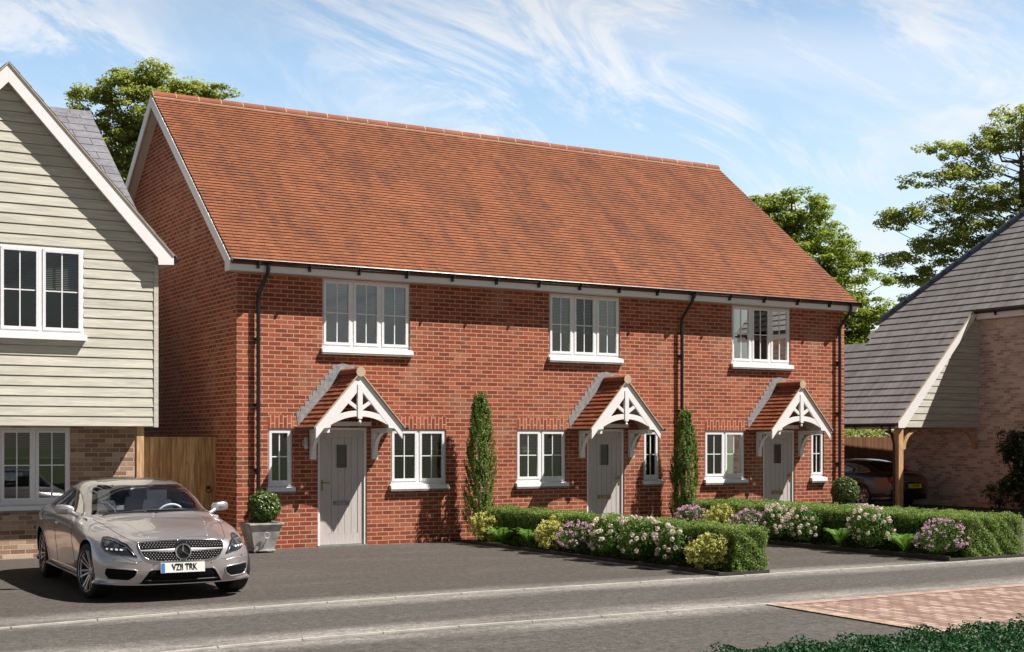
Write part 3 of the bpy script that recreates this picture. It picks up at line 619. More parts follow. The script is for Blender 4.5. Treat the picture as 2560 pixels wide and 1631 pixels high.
# porch canopies
def porch(cx_):
    yf = -.70; bk = 0
    root = MBd()
    # barge frame with scooped feet, king post, struts and arch
    X = lambda v: cx_ + v
    def pr(pts, a=yf, b=yf + .05): root.prism([(X(p[0]), p[1]) for p in pts], 'y', a, b)
    for s_ in (-1, 1):
        pts = [(0, 2.985), (.806, 2.09), (.806, 1.875), (.655, 2.052), (.54, 2.061), (.54, 2.10), (.50, 2.15), (0, 2.725)]
        pr([(s_ * a_, z) for a_, z in pts], yf - .001 * (s_ > 0), yf + .05)
    pr([(-.045, 2.80), (.045, 2.80), (.045, 2.25), (.03, 2.21), (-.03, 2.21), (-.045, 2.25)], yf - .012, yf + .045)
    root.lathe([(0, 2.13), (.02, 2.135), (.03, 2.16), (.02, 2.185), (.012, 2.20), (.03, 2.215)], (X(0), yf + .015, 0), 12)
    n = 12
    for s_ in (-1, 1):
        pr([(s_ * .035, 2.42), (s_ * .285, 2.60), (s_ * .31, 2.54), (s_ * .035, 2.35)], yf + .004, yf + .04)
    arc = []; top = []; 
    for k in range(n + 1):
        t_ = -1 + 2 * k / n; top.append((t_ * .53, 2.355 - .13 * t_ * t_)); arc.append((t_ * .53, 2.255 - .145 * t_ * t_))
    for k in range(n): pr([arc[k], arc[k + 1], top[k + 1], top[k]], yf + .002, yf + .042)
    fr = root.build('porch_canopy', M_WHITE, T)
    # side beams, wall plate and gallows brackets
    g = MBd()
    for s_ in (-1, 1):
        xb = X(s_ * .585)
        g.box(xb - .05, xb + .05, yf + .05, -.001, 1.975, 2.055)
        g.box(xb - .05, xb + .05, -.075, -.001, 1.515, 1.975)
        m_ = 8; pts = []
        for k in range(m_ + 1):
            t_ = math.pi / 2 * k / m_; pts.append((-.075 - .36 * (1 - math.cos(t_)), 1.56 + .415 * math.sin(t_)))
        for k in range(m_):
            (ya, za), (yb, zb) = pts[k], pts[k + 1]
            g.poly([(xb - .035, ya, za), (xb + .035, ya, za), (xb + .035, yb, zb), (xb - .035, yb, zb), (xb - .035, ya - .0 + .0, min(za + .07, 1.975)), (xb + .035, ya, min(za + .07, 1.975)), (xb + .035, min(yb + .07, -.07), zb), (xb - .035, min(yb + .07, -.07), zb)],
                   [(0, 1, 2, 3), (0, 3, 7, 4), (1, 5, 6, 2), (4, 7, 6, 5), (0, 4, 5, 1)])
        g.build('bracket', M_WHITE, fr); g = MBd()
    g = MBd(); g.box(X(-.52), X(.52), -.05, -.001, 2.10, 2.17); g.build('wall_plate', M_WHITE, fr)
    # boarded underside and tiles
    S = Vector((.83, 0, -.92)); ap = 3.0; un = MBd(); tl = MBd()
    for s_ in (-1, 1):
        dx, dz = s_ * .84, -.935
        un.poly([(X(0), yf - .005, ap - .03), (X(dx), yf - .005, ap - .03 + dz), (X(dx), -.001, ap - .03 + dz), (X(0), -.001, ap - .03), (X(0), yf - .005, ap - .005), (X(dx), yf - .005, ap - .005 + dz), (X(dx), -.001, ap - .005 + dz), (X(0), -.001, ap - .005)],
                [(0, 1, 2, 3), (4, 7, 6, 5), (0, 4, 5, 1), (1, 5, 6, 2)])
        L = math.hypot(.85, .947)
        tile_field(tl, (X(s_ * .85), yf - .03, ap - .947), (0, 1, 0), (-s_ * .85, 0, .947), abs(yf) + .02, L, .165, .105, .018, .002)
    un.build('roof_boards', M_SOFF, fr); tl.build('roof_tiles', M_TILE2, fr, recalc=False)
    g = MBd(); g.poly([], []); n = 8; b = 0
    for xx in (yf - .032, -.002):
        for k in range(n + 1): t_ = math.pi * (-.12 + 1.24 * k / n); g.v.append((X(math.cos(t_) * .085), xx, ap + .01 + math.sin(t_) * .08))
    for k in range(n): g.f.append((k, k + 1, n + 2 + k, n + 1 + k)); g.mi.append(0)
    g.build('ridge_tile', M_TILE2, fr, smooth=True)
    g = MBd(); g.lathe([(0, yf - .036), (.083, yf - .036), (.083, yf - .024), (0, yf - .024)], (X(0), 0, ap + .012), 18, 'y')
    for s_ in (-1, 1): g.prism([(X(0), ap + .02), (X(s_ * .85), ap - .93), (X(s_ * .85), ap - .952), (X(0), ap - .006)], 'y', yf - .0325 - .001 * (s_ > 0), yf - .01)
    g.build('verge_mortar', M_MORTAR, fr)
    for s_ in (-1, 1): gutter(fr, (X(s_ * .885), yf - .01, 2.065), (X(s_ * .885), -.01, 2.065), .036, 0, (s_, 0, 0))
    # stepped lead flashing against the wall
    g = MBd(); st = 10
    for s_ in (-1, 1):
        lo_, hi_ = [], []
        for k in range(st + 1):
            t_ = k / st; lo_.append((s_ * (.84 * (1 - t_)), 2.09 + .955 * t_))
        for k in range(st):
            t0, t1 = k / st, (k + 1) / st
            a_ = (s_ * (.865 - .74 * t0), 2.245 + .915 * t0); b_ = (s_ * (.865 - .74 * t1), 2.245 + .915 * t1)
            hi_ += [a_, (b_[0] + s_ * .085, b_[1] + .004), b_]
        hi_.append((s_ * .0, 3.19)); lo_.append((0, 3.06))
        pts = [lo_[0]] + hi_ + [(0, 3.05)]
        g.prism([(X(p[0]), p[1]) for p in pts], 'y', -.006 - .0005 * (s_ > 0), .001)
    g.build('lead_flashing', M_LEAD, fr)
for c in (1.937, 7.515, 11.98): porch(c)
# ================================================================ LEFT HOUSE (sage weatherboard over brick)
H = thing('weatherboarded_house', 'sage green weatherboarded house with white gable over buff brick ground floor', 'house', (-3.8, -.65, 0))
AX = -3.821; HS = (7.428 - 4.732) / (AX * -1 - 1.332)      # gable apex and slope
lz_ = lambda x: 7.16 - HS * abs(x - AX)
wl = (-4.49 + .0, -2.679)
WU = (-4.56, -2.685, 3.45, 4.765)
g = MBd(); g.box(-6.1, -1.55, -.63, 3.2, 2.06, 2.10, 0)
g.face([(-6.1, -.645, 2.06), (WU[0], -.645, 2.06), (WU[0], -.645, 4.75), (-6.1, -.645, 4.75)]); g.face([(WU[1], -.645, 2.06), (-1.55, -.645, 2.06), (-1.55, -.645, 4.66), (WU[1], -.645, 4.66)])
g.face([(WU[0], -.645, 2.06), (WU[1], -.645, 2.06), (WU[1], -.645, WU[2]), (WU[0], -.645, WU[2])])
g.face([(-6.1, -.645, WU[3]), (-1.55, -.645, WU[3]), (-1.55, -.645, 4.7), (-1.6, -.645, 4.76), (AX, -.645, 7.2)])
for x in (-6.1, -1.55): g.face([(x, -.645, 2.06), (x, 3.2, 2.06), (x, 3.2, 4.7), (x, -.645, 4.7)])
g.build('upper_wall', M_CLAD, H)
g = MBd()
def lx(z):
    if z < 4.62: return (-6.08, -1.60)
    d_ = max(0, (7.20 - z) / HS); return (max(AX - d_, -6.08), min(AX + d_, -1.60))
boards(g, lx, 2.055, 7.15, .1515, -.645, [WU])
g.build('weatherboards', M_CLAD, H, recalc=False)
g = MBd(); g.box(-1.60, -1.53, -.68, -.60, 2.05, 4.72); g.box(-1.60, -1.53, -.60, -.52, 2.05, 4.72); g.build('corner_trim', M_CLAD, H)
window(H, WU[0], WU[1], WU[2], WU[3], 3, -.665, blind=.42, subsill=False, bar=.485); room(H, WU[0], WU[1], -.58, WU[2], WU[3])
# brick ground floor
WLx = (-4.83, -2.692, .84, 2.04)
g = MBd(); wall_front(g, .15, -8.6, -1.663, -.1, 2.15, [WLx]); g.face([(-1.663, .15, -.1), (-1.663, 7, -.1), (-1.663, 7, 4.8), (-1.663, .15, 4.8)]); g.build('brick_wall', MBB, H)
window(H, WLx[0], WLx[1], WLx[2], WLx[3], 4, .165, blind=.34, bar=.5, sillw=.04); room(H, WLx[0], WLx[1], .25, WLx[2], WLx[3] - .05, 1.8)
# barge boards and gable roof edges
g = MBd(); yb = -.84
for s_ in (-1, 1):
    X = lambda d_: AX + s_ * d_
    pts = [(0, 7.42), (2.489, 4.735), (2.489, 4.603), (2.25, 4.59), (2.235, 4.70), (0, 7.15)]
    g.prism([(X(d_), z) for d_, z in pts], 'y', yb - .0006 * (s_ > 0), yb + .03)
g.build('barge_board', M_WHITE, H)
g = MBd()
for s_ in (-1, 1):
    a_, b_ = AX + s_ * 2.27, AX
    g.poly([(a_, yb + .03, 4.70), (b_, yb + .03, 7.17), (b_, -.60, 7.17), (a_, -.60, 4.70)], [(0, 1, 2, 3)])
    g.box(*sorted((AX + s_ * 2.25, AX + s_ * 2.47)), yb + .03, 3, 4.60, 4.62)
g.build('soffit', M_SOFF, H)
g = MBd(); mo = MBd()
for s_ in (-1, 1):
    D = Vector((s_ * 2.489, 0, -2.69)); L = D.length; D.normalize()
    st = Vector((AX, yb - .02, 7.445)); lo_ = st + D * (L + .06)
    mo.obox(st + D * L / 2 + Vector((0, .03, -.012)), D * L / 2, (0, .028, 0), Vector((s_ * .7, 0, .65)) * .008)
    tile_field(g, lo_, (0, 1, 0), -D, 4.1, L + .06, .5, .25, .012, .002)
g.build('gable_roof', M_SLATE, H, recalc=False); mo.build('verge_mortar', M_MORTAR, H)
gutter(H, (-1.27, -.80, 4.70), (-1.27, 3.0, 4.70), .055, 0, (1, 0, 0))
g = MBd()   # main roof, ridge along x
x1_ = -1.5; e0 = (-.32, 4.96); r0 = (3.62, 7.88); dy, dz = r0[0] - e0[0], r0[1] - e0[1]; L = math.hypot(dy, dz)
tile_field(g, (-10, e0[0], e0[1]), (1, 0, 0), (0, dy, dz), x1_ + 10, L, .50, .27, .009, .0015, gap=.005)
g.poly([(-10, e0[0], e0[1] - .02), (x1_, e0[0], e0[1] - .02), (x1_, r0[0], r0[1] - .02), (-10, r0[0], r0[1] - .02), (-10, 2 * r0[0] - e0[0], e0[1] - .02), (x1_, 2 * r0[0] - e0[0], e0[1] - .02)], [(0, 1, 2, 3), (3, 2, 5, 4)])
x = -10
while x < x1_: g.prism([(r0[0] - .14, r0[1] - .09), (r0[0], r0[1] + .03), (r0[0] + .14, r0[1] - .09), (r0[0], r0[1] - .0)], 'x', x + .003, min(x + .447, x1_)); x += .45
g.build('main_roof', M_SLATE, H, recalc=False)
g = MBd(); g.prism([(.15, 4.8), (7.09, 4.8), (3.62, 7.7)], 'x', -9, -1.66); g.build('side_gable', M_CLAD, H)
g = MBd(); g.box(-1.85, -1.735, -.60, -.485, 0, 2.06); g.build('oak_post', M_WOODO, H)
# ================================================================ SIDE GATE
Gt = thing('wooden_gate', 'tall pale timber side gate with black ring handle between two houses', 'gate', (-.6, 1.07, 0))
g = MBd(); x = -1.62
bw = [.10, .10, .10, .115, .10, .125, .11, .12, .105, .12, .11, .12, .10, .12]; 
while x < -1.0: g.box(x, x + .088, 1.07, 1.092, .05, 1.88 + random.uniform(-.004, .004)); x += .092
g.build('fixed_panel', M_WOODF, Gt)
g = MBd(); x = -.985
for k in range(9):
    w_ = (.985 - .055) / 9; g.box(x + .0015, x + w_ - .0015, 1.065 + random.uniform(-.002, .002), 1.088, .05, 1.875 + random.uniform(-.003, .003)); x += w_
gb = g.build('gate_boards', M_WOODF, Gt)
g = MBd(); g.box(-1.62, -.05, 1.06, 1.10, 1.88, 1.905); g.box(-1.003, -.988, 1.058, 1.12, 0, 1.88); g.box(-.052, -.002, 1.055, 1.14, 0, 1.90); g.build('gate_frame', M_WOODF, Gt)
g = MBd(); rp = [(-.135 + .045 * math.cos(a), 1.035, .985 + .045 * math.sin(a)) for a in [2 * math.pi * k / 20 for k in range(21)]]
g.tube(rp, .008, 6); g.lathe([(0, 1.03), (.02, 1.035), (.034, 1.06), (.034, 1.066)], (-.135, 0, 1.03), 14, 'y'); g.build('ring_handle', M_IRON, Gt, smooth=50)
# ================================================================ RIGHT HOUSE (brown brick with carport)
B = thing('carport_house', 'brown brick house with big grey slate roof sweeping down over an oak post carport', 'house', (23, 2, 0))
WX = 23.02; CY = 4.1; SL = 1.053; EX, EZ = 19.72, 2.30     # wall plane, carport front, eaves
sz = lambda x: EZ + .04 + SL * (x - EX)
g = MBd()
g.face([(WX, -14, -.2), (WX, 7.2, -.2), (WX, 7.2, 5.35), (WX, -14, 5.35)]); g.face([(WX, 7.2, -.2), (34, 7.2, -.2), (34, 7.2, 5.2), (WX, 7.2, 5.35)]); g.face([(WX, -14, -.2), (34, -14, -.2), (34, -14, 5.35), (WX, -14, 5.35)])
g.face([(WX, -14, 5.35), (34, -14, 5.35), (28.5, -14, 11.2)]); g.build('brick_wall', MBG, B)
V = Vector((1, 0, SL)).normalized(); g = MBd()
yA, yB = -14.2, 7.3        # main slope along y, from the front verge to the hip
EV = 22.72; k0 = 16 * .272; x0e = EX - .06 + k0 * V.x
def insA(u, v): return CY - .13 + u < yB if EX - .06 + v * V.x > 21.84 else True
tile_field(g, (EX - .06, CY - .13, EZ), (0, 1, 0), (1, 0, SL), 10.4 - CY + .13, k0 + .02, .33, .272, .017, .0015, insA)
def insB(u, v): return yA + u < yB - max(0, x0e + v * V.x - EV) * .97
tile_field(g, (x0e, yA, EZ + k0 * V.z), (0, 1, 0), (1, 0, SL), yB - yA, 13.2 - k0, .33, .272, .017, .0015, insB)
rf = g.build('roof', M_GSLATE, B, recalc=False)
g = MBd()
def slab(pts):
    n_ = len(pts); P_ = [(EX - .06 + (x - EX + .06), y, sz(x) - .03) for x, y in pts]; Q_ = [(x, y, z - .07) for x, y, z in P_]
    g.poly(P_ + Q_, [tuple(range(n_)), tuple(range(2 * n_ - 1, n_ - 1, -1))] + [(i, i + n_, (i + 1) % n_ + n_, (i + 1) % n_) for i in range(n_)])
slab([(19.66, CY - .1), (22.75, CY - .1), (22.75, yB - .02), (21.82, yB - .02), (21.82, 10.4), (19.66, 10.4)])
slab([(22.75, yA), (28.9, yA), (28.9, 1.25), (22.75, yB)])
g.build('roof_deck', M_GSLATE, rf)
g = MBd(); p0 = Vector((22.62, 7.34, sz(22.62) + .03)); p1 = Vector((28.9, 1.25, sz(28.9) + .03)); d_ = (p1 - p0).normalized(); L = (p1 - p0).length; s0 = 0
while s0 < L:
    g.tube([p0 + d_ * s0, p0 + d_ * min(s0 + .44, L)], .13, 10, rr=[.125, .118]); s0 += .45
g.build('hip_tiles', M_BLUE, rf)
g = MBd(); g.poly([(28.9, yA, sz(28.9)), (34.5, yA, 5.2), (34.5, 7, 5.2), (28.9, 1.25, sz(28.9)), (22.7, 7.3, sz(22.7) - .03)], [(0, 1, 2, 3), (3, 2, 4)]); g.build('far_roof', M_GSLATE, rf)
g = MBd()
bx = lambda z: (EX + .13 + (z - EZ) / SL - .0, WX - .004)
boards(g, bx, 2.20, 5.2, .188, CY, [], .028, .014); g.build('weatherboards', M_CLAD, B, recalc=False)
g = MBd(); g.face([(EX + .2, CY + .003, 2.2), (WX, CY + .003, 2.2), (WX, CY + .003, 5.33)]); g.face([(EX + .2, CY + .003, 2.2), (WX, CY + .003, 2.2), (WX, 7.3, 2.2), (EX + .2, 7.3, 2.2)]); g.build('carport_lining', M_WOODO, B)
g = MBd()
g.prism([(EX + .02, EZ - .11), (EX + .02, EZ + .05), (22.74, sz(22.74) - .03), (22.74, sz(22.74) - .25), (EX + .26, EZ - .11)], 'y', CY - .13, CY - .10)
g.build('barge_board', M_WHITE, B)
g = MBd(); D = Vector((22.74 - EX, 0, sz(22.74) - EZ - .04)); c = Vector((EX, CY - .115, EZ + .03)) + D / 2; g.obox(c, D / 2, (0, .022, 0), Vector((-.7, 0, .7)) * .014); g.build('verge_mortar', M_MORTAR, B)
g = MBd(); g.box(22.76, WX + .02, CY - .12, CY - .09, 5.20, 5.40); g.box(22.76, 22.79, -14.2, CY - .1, 5.20, 5.40); g.build('fascia', M_WHITE, B)
g = MBd(); g.box(22.79, WX - .002, -14.2, CY - .1, 5.205, 5.225); g.build('soffit', M_SOFF, B)
g = MBd(); g.box(EX - .01, EX + .02, CY - .1, 10.4, EZ - .11, EZ + .0); g.build('carport_fascia', M_WOODO, B)
gutter(B, (22.70, -14.2, 5.41), (22.70, CY - .08, 5.41), .058, 1, (-1, 0, 0), brk=1.0)
gutter(B, (EX - .07, CY - .12, EZ - .02), (EX - .07, 10.4, EZ - .02), .056, 1, (-1, 0, 0), brk=1.0)
g = MBd(); g.tube([(EX - .07, CY + .1, EZ - .06), (EX - .07, CY + .1, EZ - .14), (EX + .05, CY + .1, EZ - .42), (EX + .09, CY + .1, EZ - .52), (EX + .09, CY + .1, .05)], .034, 10); g.build('downpipe', M_BLACK, B, smooth=40)
for yy in (CY, 6.95):
    g = MBd(); g.box(EX + .17, EX + .34, yy, yy + .17, 0, 2.2); po = g.build('oak_post', M_WOODO, B)
    for (xa, s_) in ((EX + .34, 1), (WX, -1)):
        g = MBd(); m_ = 10; rr_ = .55; pts = []
        for k in range(m_ + 1):
            t_ = math.pi / 2 * k / m_; pts.append((xa + s_ * (.02 + rr_ * (1 - math.cos(t_))), 1.62 + rr_ * math.sin(t_) * .98, xa + s_ * (.02 + .11 + (rr_ - .11) * (1 - math.cos(t_)) * 1.0), 1.62 + (rr_ - .08) * math.sin(t_)))
        for k in range(m_):
            a_, b_ = pts[k], pts[k + 1]; g.prism([(a_[0], a_[1]), (a_[2], a_[3]), (b_[2], b_[3]), (b_[0], b_[1])], 'y', yy + .04, yy + .13)
        g.build('curved_brace', M_WOODO, B)
# back fence
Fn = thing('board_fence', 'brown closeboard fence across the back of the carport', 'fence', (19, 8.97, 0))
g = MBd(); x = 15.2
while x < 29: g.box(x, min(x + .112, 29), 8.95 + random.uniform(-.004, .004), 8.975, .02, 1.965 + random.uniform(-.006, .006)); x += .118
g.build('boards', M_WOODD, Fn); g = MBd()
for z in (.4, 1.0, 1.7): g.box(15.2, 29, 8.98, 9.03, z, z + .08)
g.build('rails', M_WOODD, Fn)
# ================================================================ PLANTING
def on_box(n, x0, x1, y0, y1, z0, z1, skin=.07):
    """points near the faces of a box (not the bottom), denser outside, with outward directions"""
    A = [(y1 - y0) * (z1 - z0)] * 2 + [(x1 - x0) * (z1 - z0)] * 2 + [(x1 - x0) * (y1 - y0)]
    k = rng.choice(5, n, p=np.array(A) / sum(A)); u = rng.random((n, 3)); P = np.stack([x0 + u[:, 0] * (x1 - x0), y0 + u[:, 1] * (y1 - y0), z0 + u[:, 2] * (z1 - z0)], 1)
    D = np.zeros((n, 3)); dep = rng.exponential(skin * .5, n) - skin * .25
    for i, (ax, v, s_) in enumerate(((0, x0, -1), (0, x1, 1), (1, y0, -1), (1, y1, 1), (2, z1, 1))):
        m = k == i; P[m, ax] = v - s_ * dep[m]; D[m, ax] = s_
    return P, D
def bumps(P, amp, sc_):
    q = P * sc_; return amp * (np.sin(q[:, 0] * 1.7 + q[:, 1] * 1.3) * np.cos(q[:, 1] * 2.1 - q[:, 2] * 1.9) + .6 * np.sin(q[:, 2] * 3.3 + q[:, 0] * 2.7 + q[:, 1] * 1.1))
def hedge(name, label, x0, x1, y0, y1, z1, n, L, group=None, m=None, sprig=90, bump=.02):
    t = thing(name, label, 'hedge', ((x0 + x1) / 2, (y0 + y1) / 2, 0), group)
    P, D = on_box(n, x0 + .03, x1 - .03, y0 + .03, y1 - .03, .02, z1 - .03, .06)
    # round the shoulders
    c = np.array([(x0 + x1) / 2, (y0 + y1) / 2, z1 / 2]); h = np.array([(x1 - x0) / 2, (y1 - y0) / 2, z1 / 2])
    q = (P - c) / h; over = np.clip(np.abs(q) - (1 - .09 / h), 0, 1) * h; r_ = np.linalg.norm(over, axis=1); f = np.where(r_ > .09, .09 / np.maximum(r_, 1e-6), 1)
    P = P - np.sign(q) * over * (1 - f)[:, None]
    P = P + D * bumps(P, bump, 7)[:, None]
    Nn = D * .9 + rdir(n) * .9; Nn /= np.linalg.norm(Nn, axis=1, keepdims=True)
    V, F = leaf_arrays(P, Nn, L * rng.uniform(.7, 1.25, n), L * .6, .2)
    # loose sprigs on top
    ps, ns = [], []
    for _ in range(sprig):
        b = np.array([rng.uniform(x0 + .05, x1 - .05), rng.uniform(y0 + .05, y1 - .05), z1 - .03]); d = np.array([rng.normal(0, .25), rng.normal(0, .25), 1]); hh = rng.uniform(.03, .085)
        for k in range(7): ps.append(b + d * hh * k / 7 + rng.normal(0, .006, 3)); ns.append(rdir(1)[0])
    V2, F2 = leaf_arrays(np.array(ps), np.array(ns), L, L * .6, .2)
    tri_mesh('foliage', [(V, F), (V2, F2)], [m or L_HEDGE] * 2, t)
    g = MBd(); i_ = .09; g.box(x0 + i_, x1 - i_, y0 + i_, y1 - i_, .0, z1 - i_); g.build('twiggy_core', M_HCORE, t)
    return t
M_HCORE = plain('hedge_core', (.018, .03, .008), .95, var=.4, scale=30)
hedge('clipped_hedge', 'low clipped green hedge with square end beside the middle front door path', 4.36, 4.97, -7.62, -.55, .655, 95000, .029, bump=.03)
hedge('clipped_hedge', 'low clipped hedge behind the far flower bed, left of the narrow dark seam', 8.98, 9.66, -7.66, -.55, .675, 95000, .030, 'twin hedges beside the far bed', bump=.03)
hedge('clipped_hedge', 'low clipped hedge at the far right edge, right of the narrow dark seam', 9.68, 10.32, -7.60, -.55, .675, 85000, .030, 'twin hedges beside the far bed', bump=.03)
hedge('foreground_hedge', 'deep green shaggy hedge in the bottom right foreground', -3.0, 4.0, -18.2, -15.86, .615, 165000, .025, m=L_FORE, sprig=420, bump=.03)
# beds
for nm, (x0, x1, y0, y1), lb in (('flower_bed', (4.03, 4.93, -7.66, -.12), 'near'), ('flower_bed', (8.47, 10.34, -7.70, -.12), 'far')):
    b = thing(nm, {'near': 'long soil strip with dark edging board holding the near row of shrubs', 'far': 'long soil strip with dark edging board holding the far row of shrubs'}[lb], 'flower bed', ((x0 + x1) / 2, (y0 + y1) / 2, 0))
    g = MBd(); g.box(x0 + .02, x1, y0 + .02, y1, -.02, .035); g.build('soil', M_SOIL, b)
    g = MBd(); g.box(x0 - .005, x0 + .02, y0, y1, -.02, .085 if lb == 'far' else .065); g.box(x0 + .02, x1, y0, y0 + .02, -.02, .05); g.build('edging_board', M_BEDEDGE, b)
    g = MBd(); yy = y1
    while yy > y0 + .1: g.box(x0 - .045, x0 - .008, max(yy - .9, y0) + .006, yy, -.02, .009); yy -= .905
    g.build('edging_strip', M_KERB, b)
g = MBd(); g.box(4.10, 4.36, -1.42, -1.15, .036, .055); tag(g.build('white_slab', M_WHITE), 'small flat white slab on the soil beside the first fern', 'slab')
def blob(n, c, r, skin=.35):
    D = rdir(n); k = 1 - rng.random(n) ** 1.6 * skin; return np.array(c) + D * k[:, None] * np.array(r), D
def shrub(name, label, c, r, h, kind, group, n=2600):
    """c ground point, r radius, h height"""
    t = thing(name, label, 'shrub', (c[0], c[1], .035), group); cz = .035 + h * .56
    P, D = blob(n, (c[0], c[1], cz), (r, r, h * .46), .5); D2 = D + rdir(n) * .8; D2 /= np.linalg.norm(D2, axis=1, keepdims=True)
    # break the ball into lumps
    lump = rdir(14); s_ = np.max(D @ lump.T, 1); P = np.array([c[0], c[1], cz]) + (P - np.array([c[0], c[1], cz])) * (.70 + .33 * np.clip((s_ - .55) / .4, 0, 1))[:, None]
    if kind == 'yellow':
        V, F = leaf_arrays(P, D2, .035, .015, .2); tri_mesh('foliage', [(V, F)], [L_YG], t)
        m = 120; Pc, Dc = blob(m, (c[0], c[1], cz), (r, r, h * .48), .1); s_ = np.max(Dc @ lump.T, 1); Pc = np.array([c[0], c[1], cz]) + (Pc - np.array([c[0], c[1], cz])) * (.76 + .33 * np.clip((s_ - .55) / .4, 0, 1))[:, None]
        q = np.repeat(Pc, 14, 0) + rng.normal(0, .016, (m * 14, 3)); V, F = leaf_arrays(q, rdir(m * 14), .028, .021, .3); fl = [(V, F)], [L_YEL]
    elif kind == 'pink':
        V, F = leaf_arrays(P, D2, .026, .014, .2); tri_mesh('foliage', [(V, F)], [L_SHR], t)
        m = 190; Pc, Dc = blob(m, (c[0], c[1], cz), (r, r, h * .49), .1); up_ = Dc[:, 2] > -.6; Pc, Dc = Pc[up_], Dc[up_]; m = len(Pc); s_ = np.max(Dc @ lump.T, 1); Pc = np.array([c[0], c[1], cz]) + (Pc - np.array([c[0], c[1], cz])) * (.76 + .33 * np.clip((s_ - .55) / .4, 0, 1))[:, None]
        q = np.repeat(Pc, 9, 0) + rng.normal(0, .011, (m * 9, 3)); V, F = leaf_arrays(q, rdir(m * 9), .025, .021, .3); fl = [(V, F)], [L_PINK]
    else:
        V, F = leaf_arrays(P, D2, .045, .022, .2); tri_mesh('foliage', [(V, F)], [L_SHR], t)
        m = 62; Pc, Dc = blob(m, (c[0], c[1], cz), (r, r, h * .5), .08); up_ = Dc[:, 2] > -.55; Pc, Dc = Pc[up_], Dc[up_]; m = len(Pc); s_ = np.max(Dc @ lump.T, 1); Pc = np.array([c[0], c[1], cz]) + (Pc - np.array([c[0], c[1], cz])) * (.80 + .33 * np.clip((s_ - .55) / .4, 0, 1))[:, None]
        k = 40; dd = rdir(m * k); q = np.repeat(Pc, k, 0) + dd * .030; V, F = leaf_arrays(q, dd + rdir(m * k) * .3, .023, .021, .15); fl = [(V, F)], [L_WHT]
    tri_mesh('flowers', fl[0], fl[1], t)
    g = MBd()
    for k in range(5):
        a_ = k * 1.256 + .4; g.tube([(c[0], c[1], 0), (c[0] + .02 * math.cos(a_), c[1] + .02 * math.sin(a_), h * .15), (c[0] + r * .5 * math.cos(a_), c[1] + r * .5 * math.sin(a_), h * .5)], .006, 5)
    g.build('stems', M_STEM, t)
    return t
def fern(label, c, r, h, lean=0):
    t = thing('fern', label, 'fern', (c[0], c[1], .035), 'ferns in the flower beds'); P, Nn, T_, L_, W_ = [], [], [], [], []; g = MBd()
    for k in range(17):
        a_ = k * 2.4 + lean; f_ = random.uniform(.75, 1.05); up = random.uniform(.75, 1.1); pts = []
        for i in range(15):
            s_ = i / 14; rr_ = r * f_ * (s_ ** 1.15); z = .04 + h * up * (1.28 * s_ - .62 * s_ * s_ - .12 * s_ ** 3) * 1.45 * (1.15 - .3 * f_)
            pts.append(Vector((c[0] + rr_ * math.cos(a_), c[1] + rr_ * math.sin(a_), z)))
        g.tube(pts, .003, 4, rr=[.005 - .004 * i / 14 for i in range(15)])
        for i in range(2, 14):
            for q in (0, .5):
                p = pts[i].lerp(pts[i + 1], q) if i < 14 else pts[i]; d = (pts[i + 1] - pts[i]).normalized(); sd_ = d.cross(Vector((0, 0, 1))).normalized(); nn = sd_.cross(d)
                wl_ = .085 * math.sin(math.pi * min(1, (i + q) / 14 * .93 + .1)) * r / .36
                for s_ in (-1, 1):
                    dd = (sd_ * s_ + d * .45).normalized(); P.append(p + dd * wl_ * .5); T_.append(dd); Nn.append(nn + Vector((random.gauss(0, .15), random.gauss(0, .15), 0))); L_.append(wl_); W_.append(.021)
    V, F = leaf_arrays(np.array(P), np.array([tuple(n.normalized()) for n in Nn]), np.array(L_), np.array(W_), .05, np.array(T_))
    tri_mesh('fronds', [(V, F)], [L_FERN], t); g.build('frond_stalks', L_FERN, t)
GY, GP, GW = 'yellow flowering shrubs', 'mauve flowering shrubs', 'pale pink cluster flowered shrubs'
shrub('yellow_shrub', 'yellow shrub at the foot of the tall column conifer left of the first fern', (4.28, -.98), .30, .52, 'yellow', GY)
fern('arching green fern right beside the small white slab', (4.22, -1.62), .42, .40)
fern('upright green fern tight against the second yellow shrub in the near bed', (4.22, -2.5), .34, .44, .7)
shrub('yellow_shrub', 'yellow shrub between an upright fern and a mauve shrub in the near bed', (4.22, -3.22), .31, .55, 'yellow', GY)
shrub('mauve_shrub', 'mauve flowered shrub in the near bed between yellow and pale pink shrubs', (4.22, -3.98), .33, .49, 'pink', GP)
shrub('pale_pink_shrub', 'pale pink flowered shrub in the near bed right against the mauve one', (4.22, -4.85), .33, .60, 'white', GW)
shrub('pale_pink_shrub', 'middle of the three pale pink shrubs in the near bed, tallest of them', (4.22, -5.60), .35, .62, 'white', GW)
shrub('pale_pink_shrub', 'pale pink shrub in the near bed next to the yellow corner shrub', (4.24, -6.38), .29, .56, 'white', GW)
shrub('yellow_shrub', 'bright yellow shrub at the pavement corner of the near bed', (4.25, -7.20), .33, .50, 'yellow', GY, 3200)
shrub('mauve_shrub', 'mauve flowered shrub seen over the near hedge beside the second conifer', (8.75, -1.15), .33, .57, 'pink', GP)
shrub('yellow_shrub', 'yellow shrub between two mauve ones, seen over the near hedge', (8.75, -2.0), .30, .57, 'yellow', GY)
shrub('mauve_shrub', 'mauve shrub in the far bed between yellow and pale pink flowers', (8.75, -2.75), .32, .52, 'pink', GP)
shrub('pale_pink_shrub', 'pale pink shrub in the far bed right against a mauve shrub', (8.74, -3.50), .30, .60, 'white', GW)
shrub('pale_pink_shrub', 'wide pale pink shrub in the far bed with the upright fern at its right', (8.74, -4.25), .32, .60, 'white', GW)
fern('vase shaped fern in the far bed between two pale pink shrubs', (8.72, -5.12), .33, .44)
